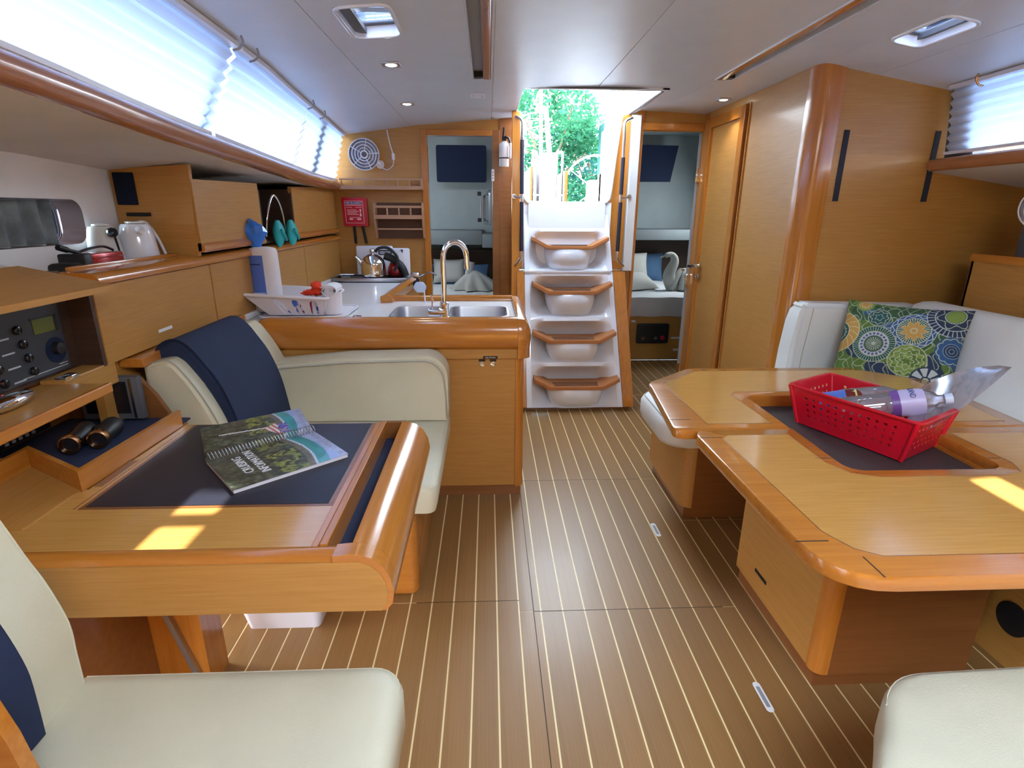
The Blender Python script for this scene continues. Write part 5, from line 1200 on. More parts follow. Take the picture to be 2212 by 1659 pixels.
fin(bx(-.53, -.48, 3.84, 3.9, .88, .945, bev=.004), 'corner_bracket', 'steel', sv, 40)
bm = nb(); tube(bm, smooth_path([(-.50, 3.86, .90), (-.44, 3.86, .93), (-.40, 3.84, .945), (-.36, 3.82, .93)], 4), .007, 8); fin(bm, 'rail', 'steel', sv, 60)
ke = thing('kettle', 'chrome dome kettle with arched black handle on the hob', 'kettle', (-.80, 3.93, .90))
bm = nb(); lathe(bm, [(.076, 0), (.084, .006), (.084, .09), (.080, .105), (.060, .135), (.030, .152), (.014, .156)], (-.81, 3.95, .905), 'Z', 30); fin(bm, 'body', 'chrome', ke, 50)
bm = nb(); lathe(bm, [(.012, .156), (.010, .166), (.020, .172), (.020, .182), (.012, .190), (0, .190)], (-.81, 3.95, .905), 'Z', 18); fin(bm, 'lid_knob', 'chrome', ke, 50)
bm = nb(); tube(bm, [(-.88, 3.95, .99), (-.91, 3.94, 1.03), (-.925, 3.935, 1.045)], [.02, .012, .010], 10); fin(bm, 'spout', 'chrome', ke, 60)
bm = nb(); tube(bm, smooth_path([(-.79, 3.95, 1.075), (-.76, 3.95, 1.10), (-.70, 3.95, 1.10), (-.645, 3.95, 1.05), (-.64, 3.95, .99), (-.665, 3.95, .945)], 6), .011, 10); fin(bm, 'handle', 'black', ke, 60)
ck = thing('red_kettle', 'dark red whistling kettle half hidden behind the chrome kettle', 'kettle', (-.68, 4.03, .905))
bm = nb(); lathe(bm, [(.060, 0), (.066, .01), (.062, .05), (.045, .09), (.02, .105), (0, .107)], (-.665, 4.06, .905), 'Z', 26); fin(bm, 'body', 'red_metal', ck, 50)
bm = nb(); tube(bm, smooth_path([(-.735, 3.985, 1.045), (-.67, 3.985, 1.02), (-.615, 3.985, .965), (-.592, 3.985, .905)], 4), .026, 10); fin(bm, 'cover_handle', 'black', ck, 60)
# chopping boards against the bulkhead
for i, (x0, x1, z1, y, lab) in enumerate(((-.965, -.70, 1.105, 4.15, 'plain white chopping board at the back of the stack behind the hob'), (-.86, -.62, 1.085, 4.11, 'white chopping board with a grip slot and dark corners, front of the stack'), (-.80, -.575, 1.09, 4.13, 'white chopping board leaning in the middle of the stack behind the hob'))):
    bmn = shape([rrect(x0, x1, .90, z1, .015)] + ([rrect(x0 + .07, x0 + .15, z1 - .035, z1 - .015, .009)] if i == 1 else []), .012, .002, lambda u, v, w, y=y: (u, y - w - (1.0 - v) * .15 * 0 + (v - 1.0) * .05, v))
    o = solo(bmn, 'chopping_board', 'white_gloss', lab, 'chopping board', smooth=40)
    if i == 1:
        bm = shape([rrect(x0 + .062, x0 + .158, z1 - .043, z1 - .007, .012), rrect(x0 + .070, x0 + .150, z1 - .035, z1 - .015, .009)], .001, 0, lambda u, v, w: (u, y - .0125 - w + (v - 1.0) * .05, v)); fin(bm, 'grip_edge', 'black', o)
        for xx in ((x0, x0 + .02), (x1 - .02, x1)): fin((lambda b: (extY(b, [(xx[0] + .001, z1 - .005), (xx[1] - .001, z1 - .005), ((xx[0] if xx[0] == x0 else xx[1] - .002), z1 - .03)], y - .012, y - .009), b)[1])(nb()), 'corner', 'black', o)

# ------------------------------------------------------------------ on the left bulkhead (Y = 4.2)
YB = YL
def wallfan(c, d, r, label, back):
    c = V(c); d = V(d).normalized(); f = thing('wall_fan', label, 'fan', tuple(c))
    a = d.cross(V((0, 0, 1))).normalized(); b = a.cross(d)
    P = lambda x, y, z: c + a * x + b * y + d * z
    bm = nb(); lathe(bm, [(r, 0), (r * 1.0, -.02), (r * .82, -.055), (r * .45, -.075), (0, -.08)], c, n=32, dirv=d, cap=False); fin(bm, 'shroud', 'fan_shroud', f, 60)
    bm = nb()
    for rr in (1.0, .80, .60, .40): tube(bm, [P(rr * r * math.cos(q), rr * r * math.sin(q), .004) for q in [2 * PI * k / 30 for k in range(30)]], .0032, 6, closed=True)
    for k in range(5):
        q = 2 * PI * k / 5 + .5; tube(bm, [P(.25 * r * math.cos(q), .25 * r * math.sin(q), .004), P(r * math.cos(q), r * math.sin(q), .004)], .003, 6)
    fin(bm, 'grille', 'white_plastic', f, 60)
    bm = nb(); lathe(bm, [(r * .27, 0), (r * .27, .010), (r * .18, .012)], c, n=24, dirv=d); hb = fin(bm, 'hub', 'white_plastic', f, 50)
    bm = nb(); lathe(bm, [(r * .18, .0125), (0, .0135)], c, n=20, dirv=d); fin(bm, 'hub_badge', 'grey_dark', hb)
    for k in range(3):
        q0 = 2 * PI * k / 3; bm = nb()
        grid(bm, 6, 3, lambda u, t: P((.22 + .7 * u) * r * math.cos(q0 + (t - .5) * .9), (.22 + .7 * u) * r * math.sin(q0 + (t - .5) * .9), -.018 - .016 * (t - .5))); fin(bm, 'blade', 'fan_blade', f, 60)
    bm = nb(); tube(bm, [c - d * .06, V(back)], .013, 10); lathe(bm, [(.028, 0), (.028, -.010), (0, -.010)], V(back), 'Y', 16); fin(bm, 'mount', 'white_plastic', f, 50)
    return f
wallfan((-.845, 4.07, 1.715), (.30, -1, -.05), .100, 'white caged fan mounted on the timber bulkhead left of the doorway', (-.76, 4.19, 1.66))
fd_ = thing('power_cable', 'white cord with inline switch hanging from the ceiling to the fan', 'cord', (-.68, 4.19, 1.7))
bm = nb(); tube(bm, smooth_path([(-.70, 4.19, 1.885), (-.685, 4.19, 1.80), (-.668, 4.19, 1.735)], 5), .004, 6); tube(bm, smooth_path([(-.664, 4.19, 1.70), (-.67, 4.18, 1.655), (-.71, 4.18, 1.625), (-.75, 4.18, 1.64)], 6), .0035, 6); fin(bm, 'cable', 'white_plastic', fd_, 60)
fin(bx(-.675, -.655, 4.175, 4.198, 1.69, 1.735, bev=.005), 'switch', 'white_plastic', fd_, 50)
# upper spindle shelf
us = thing('spindle_shelf', 'long narrow timber spice shelf with turned spindles under the fan', 'shelf', (-.77, 4.15, 1.49))
fin(bx(-1.07, -.465, 4.12, YB, 1.494, 1.508), 'board', 'teakX', us); fin(bx(-1.07, -.465, 4.11, 4.122, 1.490, 1.516, bev=.002), 'front_strip', 'teakX', us)
fin(bx(-1.04, -.465, 4.112, 4.122, 1.553, 1.564, bev=.002), 'top_rail', 'teakX', us); fin(bx(-.472, -.462, 4.11, YB, 1.49, 1.566), 'end', 'teakX', us)
for i in range(8):
    x = -1.025 + i * .0785; bm = nb(); lathe(bm, [(.004, 0), (.007, .008), (.004, .016), (.006, .026), (.004, .037)], (x, 4.117, 1.516), 'Z', 10); fin(bm, 'spindle', 'teakX', us, 60)
lr = thing('plate_rack', 'two-tier timber wall rack right of the red fire blanket box', 'rack', (-.63, 4.15, 1.16))
fin(bx(-.812, -.468, 4.185, YB, 1.155, 1.405), 'back_board', 'rackback', lr)
for x in (-.815, -.475):
    bm = nb(); extX(bm, [(4.19, 1.155), (4.15, 1.16), (4.12, 1.25), (4.11, 1.29), (4.11, 1.405), (4.19, 1.405)], x, x + .011); fin(bm, 'side', 'teakX', lr)
for z0, z1 in ((1.368, 1.384), (1.292, 1.32)): fin(bx(-.804, -.475, 4.112, 4.122, z0, z1, bev=.002), 'rail', 'teakX', lr)
fin(bx(-.804, -.475, 4.12, 4.19, 1.295, 1.305), 'shelf_board', 'teakX', lr)
bm = nb(); tube(bm, [(-.80, 4.135, 1.222), (-.478, 4.135, 1.222)], .006, 10); fin(bm, 'dowel', 'teakX', lr, 60)
for i in range(3):
    bm = nb(); lathe(bm, [(.004, 0), (.008, .010), (.005, .022), (.007, .034), (.004, .048)], (-.72 + i * .083, 4.117, 1.32), 'Z', 10); fin(bm, 'spindle', 'teakX', lr, 60)
fbk = thing('fire_blanket', 'red fire blanket box with two black pull tapes on the bulkhead', 'fire blanket', (-.96, 4.17, 1.24))
def fbq(u, v, w): return (-1.050 + u + (1.44 - v) * .03, 4.165 - w, v)
fin(shape([rrect(0, .178, 1.24, 1.438, .01)], .035, .004, lambda u, v, w: (-1.050 + u + (1.44 - v) * .03, 4.2 - w, v)), 'box', 'red_print', fbk, 40)
fin(shape([rrect(.020, .150, 1.262, 1.415, .002), rrect(.0225, .1475, 1.2645, 1.4125, .002)], .0006, 0, fbq), 'border_print', 'print_pink', fbk)
fin(shape([rrect(.026, .144, 1.392, 1.409, .001)], .0006, 0, fbq), 'title_band', 'dark_blue_print', fbk)
text('FIRE BLANKET', .0185, lambda x, y, w: fbq(.085 + x, 1.3945 + y, .0008 + w), 'print_white', fbk, squash=.98, depth=.0005)
bm = nb(); rows = [(.028, .142, 1.384, .005), (.030, .070, 1.370, .003), (.098, .140, 1.370, .003)] + [(.034, .100 + .016 * (i % 2), 1.351 - i * .0105, .004) for i in range(4)] + [(.046, .128, 1.300, .003), (.046, .07, 1.285, .010), (.10, .128, 1.285, .010)]
for a, b_, z, h in rows: join(bm, shape([[(a, z), (b_, z), (b_, z + h), (a, z + h)]], .0005, 0, lambda u, v, w: fbq(u, v, w + .0002)))
fin(bm, 'text_lines', 'print_pink', fbk)
fin(shape([[(.120, 1.31), (.136, 1.31), (.130, 1.335), (.136, 1.358), (.122, 1.358), (.127, 1.335)]], .0005, 0, lambda u, v, w: fbq(u, v, w + .0002)), 'pictogram', 'print_pink', fbk)
for x, dx in ((-.985, .004), (-.925, .02)):
    bm = nb(); loft(bm, [[(x + dx * t, 4.178, 1.242 - .125 * t), (x + .020 + dx * t, 4.178, 1.242 - .125 * t), (x + .020 + dx * t, 4.184, 1.242 - .125 * t), (x + dx * t, 4.184, 1.242 - .125 * t)] for t in (0, 1)]); fin(bm, 'pull_tape', 'black', fbk)
fe = thing('fire_extinguisher', 'small white fire extinguisher strapped beside the companionway', 'fire extinguisher', (.118, 4.12, 1.645))
bm = nb(); lathe(bm, [(.030, 0), (.034, .004), (.034, .13), (.030, .150), (.016, .166), (.012, .172)], (.114, 4.13, 1.648), 'Z', 24); fin(bm, 'cylinder', 'white_metal', fe, 50)
bm = nb(); lathe(bm, [(.0355, 0), (.0355, .008)], (.114, 4.13, 1.70), 'Z', 24, cap=False); fin(bm, 'strap', 'black', fe, 50)
bm = nb(); box(bm, .100, .130, 4.11, 4.14, 1.815, 1.845, bev=.004); tube(bm, [(.108, 4.12, 1.84), (.112, 4.11, 1.88), (.112, 4.105, 1.90)], .007, 8); tube(bm, [(.12, 4.115, 1.84), (.145, 4.10, 1.83), (.155, 4.10, 1.80)], .008, 8); fin(bm, 'valve', 'teal_rubber' if False else 'black', fe, 50)
solo(bx(.150, .163, 4.09, 4.12, 1.70, 1.80, bev=.004), 'safety_card', 'print_white', 'small white card hanging beside the fire extinguisher', 'card')

# ================================================================== DINING SIDE
dt = thing('dining_table', 'polished timber dining table with two leaves and a central well', 'table', (1.2, 1.55, 0))
well = [(.962, 1.56), (.962, 1.33), (.985, 1.285), (1.02, 1.272), (1.32, 1.272), (1.365, 1.29), (1.378, 1.33), (1.378, 1.56)]
well2 = [(.962, 1.566), (1.378, 1.566), (1.378, 1.86), (1.35, 1.888), (1.0, 1.888), (.962, 1.86)]
def rc_(pts, rad, n=6):
    out = []; m = len(pts)
    for i, p in enumerate(pts):
        p0, p1, p2 = V(pts[i - 1]), V(p), V(pts[(i + 1) % m]); r = rad[i] if isinstance(rad, (list, tuple)) else rad
        a = (p0 - p1).normalized(); b = (p2 - p1).normalized()
        if r < 1e-4: out.append(tuple(p1)); continue
        s, e = p1 + a * r, p1 + b * r
        for k in range(n + 1):
            t = k / n; q = s * (1 - t) ** 2 + p1 * 2 * t * (1 - t) + e * t * t; out.append((q.x, q.y))
    return out
nearL = rc_([(.655, 1.560), (.632, 1.525), (.640, .835), (1.80, .835), (1.80, 1.562), (1.385, 1.562), (1.385, 1.272), (.955, 1.272), (.955, 1.562)], [.012, .02, .13, .13, .01, 0, .05, .05, 0])
bm = shape([nearL], .036, .005, fXY(.665)); fin(bm, 'near_leaf', 'cherryX', dt, 40)
farL = rc_([(.580, 1.568), (.955, 1.568), (.955, 1.892), (1.385, 1.892), (1.385, 1.568), (1.755, 1.568), (1.80, 2.17), (1.69, 2.268), (.865, 2.268), (.635, 2.065), (.632, 2.0)], [.04, 0, .04, .04, 0, .03, .10, .06, .03, .03, .02])
bm = shape([farL], .034, .005, fXY(.664)); fin(bm, 'far_leaf', 'cherryX', dt, 40)
def inset_panels(poly, name, z):
    bm = shape([poly], .0006, 0, fXY(z)); fin(bm, 'inlay_line', 'redwoodX', dt)
    c = V((sum(p[0] for p in poly) / len(poly), sum(p[1] for p in poly) / len(poly)))
def offset(poly, d):
    m = len(poly); out = []
    area_ = sum(poly[i][0] * poly[(i + 1) % m][1] - poly[(i + 1) % m][0] * poly[i][1] for i in range(m)); s = 1 if area_ > 0 else -1
    for i in range(m):
        p0, p1, p2 = V(poly[i - 1]), V(poly[i]), V(poly[(i + 1) % m]); a = (p1 - p0).normalized(); b = (p2 - p1).normalized()
        n1 = V((-a.y, a.x)) * s; n2 = V((-b.y, b.x)) * s; n = (n1 + n2); n.normalize(); k = 1 / max(.5, n.dot(n1)); q = p1 + n * d * k; out.append((q.x, q.y))
    return out
nearI = [(.725, 1.515), (.700, 1.488), (.706, .99), (.735, .925), (.78, .898), (1.74, .898), (1.74, 1.51), (1.425, 1.51), (1.425, 1.30), (1.40, 1.25), (1.34, 1.232), (1.01, 1.232), (.945, 1.255), (.915, 1.32), (.915, 1.515)]
farI = [(.70, 1.615), (.915, 1.615), (.905, 1.90), (.93, 1.935), (1.40, 1.935), (1.43, 1.90), (1.43, 1.615), (1.70, 1.615), (1.745, 2.15), (1.665, 2.222), (.885, 2.222), (.695, 2.045)]
for poly, z in ((nearI, .7009), (farI, .6979)):
    bm = shape([poly], .0006, 0, fXY(z)); fin(bm, 'inlay_line', 'redwoodX', dt)
    bm = shape([offset(poly, .0022)], .0008, 0, fXY(z)); fin(bm, 'veneer', 'tabletopX', dt)
for (x0, x1, y0, y1, z) in ((.63, .70, .953, .956, .7012), (.735, .7375, .834, .898, .7012), (.632, .70, 1.497, 1.4995, .7012), (.90, .96, 1.345, 1.3475, .7012), (1.385, 1.42, 1.33, 1.3325, .7012), (.585, .66, 1.655, 1.6575, .6982), (.93, .932, 2.222, 2.268, .6982)):
    fin(bx(x0, x1, y0, y1, z, z + .0006), 'joint_line', 'darkwoodX', dt)
fin(bx(.92, 1.42, 1.24, 1.93, .640, .656), 'well_floor', 'well_mat', dt)
bm = shape([rrect(.93, 1.41, 1.25, 1.915, .03), rrect(.957, 1.383, 1.274, 1.890, .045)], .012, 0, fXY(.655)); fin(bm, 'well_lining', 'cherryX', dt, 40)
bm = nb(); loft(bm, [[(u, v, z) for u, v in rrect(.945, 1.40, 1.235, 1.76, (.03, .0, .0, .03), 6)] for z in (.055, .64)]); fin(bm, 'pedestal', 'oakY', dt, 40)
bm = nb(); loft(bm, [[(u, v, z) for u, v in rrect(.9425, .985, 1.2325, 1.2745, (.0, .0, .0, .034), 6)] for z in (.055, .64)]); fin(bm, 'corner_post', 'cherryZ', dt, 40)
fin(bx(.985, 1.402, 1.2315, 1.236, .055, .64), 'end_panel', 'redwoodX', dt)
fin(bx(.955, 1.38, 1.25, 1.75, 0, .057), 'plinth', 'redwoodX', dt)
fin(bx(.943, .9455, 1.545, 1.625, .128, .140), 'label_strip', 'black', dt)
# red basket with holes
rb_ = thing('red_basket', 'red perforated plastic basket standing in the table well', 'basket', (1.22, 1.60, .657))
cT = [V((1.198, 1.374, .79)), V((1.419, 1.500, .79)), V((1.252, 1.868, .79)), V((1.031, 1.742, .79))]
cB = [V((1.196, 1.402, .660)), V((1.385, 1.507, .660)), V((1.248, 1.822, .660)), V((1.062, 1.718, .660))]
def side(i, nx, nz):
    A0, A1, B0, B1 = cB[i], cB[(i + 1) % 4], cT[i], cT[(i + 1) % 4]
    L = (A1 - A0).length; Hh = (B0 - A0).length
    f = lambda u, v, w: ((A0 * (1 - u / L) + A1 * (u / L)) * (1 - v / Hh) + (B0 * (1 - u / L) + B1 * (u / L)) * (v / Hh)) + ((V((0, 0, 1)).cross(A1 - A0)).normalized()) * w
    hol = [circ(L * (.10 + .80 * (a + .5) / nx), Hh * (.20 + .62 * (b + .5) / nz), .0052, 10) for a in range(nx) for b in range(nz)]
    return shape([[(0, 0), (L, 0), (L, Hh), (0, Hh)]] + hol, .0025, 0, f)
bm = side(0, 8, 4); join(bm, side(1, 12, 4)); join(bm, side(2, 8, 4)); join(bm, side(3, 12, 4))
fin(bm, 'wall', 'red_plastic', rb_)
bm = nb(); vs = [bm.verts.new(p + V((0, 0, 0))) for p in cB]; vt = [bm.verts.new(p + V((0, 0, .003))) for p in cB]; bm.faces.new(vs[::-1]); bm.faces.new(vt)
for i in range(4): bm.faces.new((vs[i], vs[(i + 1) % 4], vt[(i + 1) % 4], vt[i]))
fin(bm, 'floor', 'red_plastic', rb_)
bm = nb(); ctr = sum(cT, V((0, 0, 0))) / 4
def rimring(k, z): 
    pts = []
    for i in range(4):
        p = ctr + (cT[i] - ctr) * k; a = ctr + (cT[i - 1] - ctr) * k; b = ctr + (cT[(i + 1) % 4] - ctr) * k
        for t in range(6): 
            s = p + (a - p).normalized() * .03; e = p + (b - p).normalized() * .03; tt = t / 5; q = s * (1 - tt) ** 2 + p * 2 * tt * (1 - tt) + e * tt * tt; pts.append((q.x, q.y, z))
    return pts
loft(bm, [rimring(.985, .787), rimring(1.0, .793), rimring(1.055, .792), rimring(1.06, .787), rimring(1.0, .786), rimring(.985, .787)], cap=False); fin(bm, 'rim', 'red_plastic', rb_, 40)
for i in range(4):
    bm = nb(); p0 = cB[i]; p1 = cT[i]; tube(bm, [p0 * 1.0, p1 * 1.0], [.006, .008], 8); fin(bm, 'corner', 'red_plastic', rb_, 60)
# bottles in the basket
def bottle(p0, d, prof, mats, label, extra=None):
    b = thing('bottle', label, 'bottle', tuple(p0)); d = V(d).normalized()
    for nm, pf, mt in zip(('body', 'label', 'cap', 'neck_label'), prof, mats):
        if pf: 
            bm = nb(); lathe(bm, pf, p0, n=26, dirv=d, cap=False); fin(bm, nm, mt, b, 50)
    return b, d
ribs = [(.001, 0), (.030, .0)] + [(.040 - (.0025 if k % 2 else 0), .006 + k * .0085) for k in range(15)]
big = ribs + [(.040, .14), (.041, .20), (.038, .225), (.026, .25), (.014, .262), (.013, .275)]
b1, d1_ = bottle((1.128, 1.612, .744), (.28, -.13, .085), (big, [(.0412, .138), (.0418, .200), (.039, .224)], [(.0155, .275), (.0155, .295), (.001, .296)], None), ('clear_plastic', 'lilac_label', 'pale_blue_cap', None), 'large clear ribbed water bottle with purple label lying in the red basket')
bm = nb(); lathe(bm, [(.0415, .138), (.0420, .160)], V((1.128, 1.612, .744)), n=26, dirv=d1_, cap=False); fin(bm, 'label_band', 'purple_label', b1, 50)
a_ = d1_.cross(V((0, 0, 1))).normalized(); u_ = a_.cross(d1_)
def onb(x, y, w):
    ang = 1.25 + x / .042; return V((1.128, 1.612, .744)) + d1_ * (.186 + y) + (a_ * math.cos(ang) + u_ * math.sin(ang)) * (.0425 + w)
text('ISLAND', .022, lambda x, y, w: onb(-x, y, w), 'dark_blue_print', b1, squash=.7)
bottle((1.095, 1.735, .720), (.18, -.085, .062), ([(.001, 0), (.028, .002), (.031, .01), (.031, .13), (.026, .155), (.014, .18), (.013, .22)], [(.0314, .03), (.0314, .118)], [(.0150, .205), (.0150, .225), (.001, .226)], [(.0305, .122), (.0275, .15)]), ('amber_bottle', 'blue_print', 'amber_bottle', 'yellow_label'), 'dark red bottle with blue label and yellow neck band in the red basket')
bottle((1.185, 1.705, .748), (.20, -.10, .052), ([(.001, 0), (.030, .002), (.033, .01), (.033, .13), (.020, .16), (.012, .175)], [(.0335, .04), (.0335, .10)], [(.016, .172), (.016, .205), (.001, .206)], None), ('clear_plastic', 'clear_plastic', 'pale_blue_cap', None), 'clear bottle with pale blue cap behind the purple-labelled one in the basket')
# clear sleeve sticking out
bm = nb()
def sleeve(u, t):
    p = V((1.225, 1.405, .735)) * (1 - u) * (1 - t) + V((1.607, 1.553, .900)) * u * (1 - t) + V((1.330, 1.62, .775)) * (1 - u) * t + V((1.612, 1.60, .893)) * u * t
    return p + V((0, 0, -.020 * math.sin(PI * u) * (1 - t) + .030 * t * math.sin(PI * u)))
grid(bm, 14, 6, sleeve); r_ = bmesh.ops.solidify(bm, geom=bm.faces[:], thickness=.0012)
solo(bm, 'document_sleeve', 'sleeve_plastic', 'clear plastic document sleeve sticking out of the red basket', 'document sleeve', smooth=60)

# aft dinette bench
b3 = thing('dinette_bench', 'timber dinette bench end with rounded corner and a white seat cushion', 'bench', (1.2, 2.4, 0))
bm = nb(); loft(bm, [[(u, v, z) for u, v in rrect(.872, 1.62, 2.182, 2.600, (.0, .0, .0, .05), 6)] for z in (.055, .365)]); fin(bm, 'base', 'oakY', b3, 40)
fin(bx(.872, 1.44, 2.600, 2.70, .055, .365), 'base_end', 'oakY', b3)
fin(bx(.92, 1.62, 2.1795, 2.184, .055, .365), 'front_panel', 'redwoodX', b3)
fin(bx(.89, 1.44, 2.195, 2.69, 0, .057), 'toe_kick', 'redwoodX', b3)
bm = nb(); loft(bm, [[(u, v, z) for u, v in rrect(.755 + d, 1.78, 2.135 + d, 2.605, (.0, .0, .08, .10), 7)] for z, d in ((.366, .03), (.372, .008), (.40, -.004), (.46, -.004), (.482, .010), (.492, .04))]); fin(bm, 'seat_cushion', 'leather_white', b3, 50)
bm = nb(); tube(bm, [(u, v, .484) for u, v in rrect(.768, 1.77, 2.148, 2.60, (.0, .0, .08, .10), 7)][2:-1], .003, 6); fin(bm, 'piping', 'seam_thread', b3, 60)
bm = nb(); rings = [[(x0, y, z), (x0 + .0, y + .12, z)] for x0, y, z in ()]
prof = [(1.438, .49), (1.445, .70), (1.458, .85), (1.470, .925), (1.482, .945), (2.05, .935), (2.05, .49)]
extY(bm, prof, 2.485, 2.602); es_ = [e for e in bm.edges if all(abs(v.co.y - 2.485) < 1e-5 for v in e.verts) or (abs(e.verts[0].co.z - e.verts[1].co.z) < .02 and e.verts[0].co.z > .9)]
bmesh.ops.bevel(bm, geom=es_, offset=.02, segments=3, affect='EDGES'); fin(bm, 'back_cushion', 'leather_white', b3, 50)
bm = nb(); tube(bm, [(1.52, 2.484, .925), (1.50, 2.484, .70), (1.495, 2.484, .5)], .002, 6); fin(bm, 'seam', 'seam_thread', b3, 60)
# settee along the right hull
b4 = thing('settee', 'white settee along the right hull behind the dining table', 'settee', (1.8, 1.3, 0))
fin(bx(1.60, 2.15, -.6, 2.18, 0, .365), 'base', 'oakY', b4)
fin(bx(1.54, 2.0, -.6, 2.13, .366, .485, bev=.03, seg=4), 'seat_cushion', 'leather_white', b4, 50)
bm = nb(); rings = []
for y, dz in ((-.6, .02), (1.2, .012), (2.2, .0), (2.40, 0), (2.47, -.012)):
    rings.append([(1.81, y, .495), (1.86, y, .60), (1.945, y, .80), (1.975, y, .93 + dz), (1.99, y, .958 + dz), (2.03, y, .970 + dz), (2.09, y, .955 + dz), (2.12, y, .90), (2.12, y, .495)])
loft(bm, rings); fin(bm, 'back_cushion', 'leather_white', b4, 50)
hp = thing('hull_locker', 'timber-capped side locker panel behind the right settee', 'locker', (2.25, 1.4, .9))
fin(bx(2.15, 2.17, -.6, 2.395, .5, 1.15), 'panel', 'oakY', hp)
bm = nb(); extY(bm, [(2.142, 1.15), (2.142, 1.172), (2.150, 1.182), (2.20, 1.182), (2.20, 1.15)], -.6, 2.40); fin(bm, 'cap_rail', 'cherryY', hp, 50)
fin(bx(2.17, 2.56, -.6, 2.385, 1.12, 1.14), 'top_board', 'oakY', hp)
fin(bx(2.15, 2.56, 2.385, 2.40, .5, 1.17), 'end_panel', 'darkwoodX', hp)
bm = nb(); lathe(bm, [(.062, 0), (.066, -.006), (.058, -.010), (.0, -.004)], (1.60, .0, 0), 'X', 10); bm.free()
sp2 = thing('round_speaker', 'round dark speaker grille low on the right settee base', 'speaker', (1.595, 1.32, .1))
bm = nb(); lathe(bm, [(.052, 0), (.052, -.006), (.046, -.009), (0, -.008)], (1.60, 1.315, .165), 'X', 28); fin(bm, 'grille', 'black', sp2, 50)
wallfan((2.19, 2.16, 1.375), (-.75, -.9, 0), .085, 'small white caged fan at the right picture edge', (2.30, 2.30, 1.36))
solo(bx(2.27, 2.33, 2.27, 2.33, 1.14, 1.36, bev=.01), 'fan_post', 'grey_dark', 'dark post carrying the small fan at the right edge', 'post')
# near right cushion
b5 = thing('bench_seat', 'cream leather seat cushion in the near right corner', 'seat', (1.1, .5, 0))
pl = rc_([(.78, .835), (1.53, .860), (1.53, .1), (.50, .1), (.60, .60), (.715, .74)], [.08, .02, .02, .05, .1, .05])
ctr_ = V((1.2, .5))
bm = nb(); loft(bm, [[(ctr_.x + (p[0] - ctr_.x) * k, ctr_.y + (p[1] - ctr_.y) * k, z) for p in pl] for z, k in ((.360, .97), (.370, .995), (.40, 1.0), (.455, 1.0), (.473, .985), (.482, .945))]); fin(bm, 'seat_cushion', 'leather', b5, 50)
bm = nb(); tube(bm, [(ctr_.x + (p[0] - ctr_.x) * .988, ctr_.y + (p[1] - ctr_.y) * .988, .470) for p in pl[:-8]], .002, 6); fin(bm, 'piping', 'leather', b5, 60)
fin(bx(.95, 1.5, .12, .70, 0, .362), 'base', 'cherryX', b5)

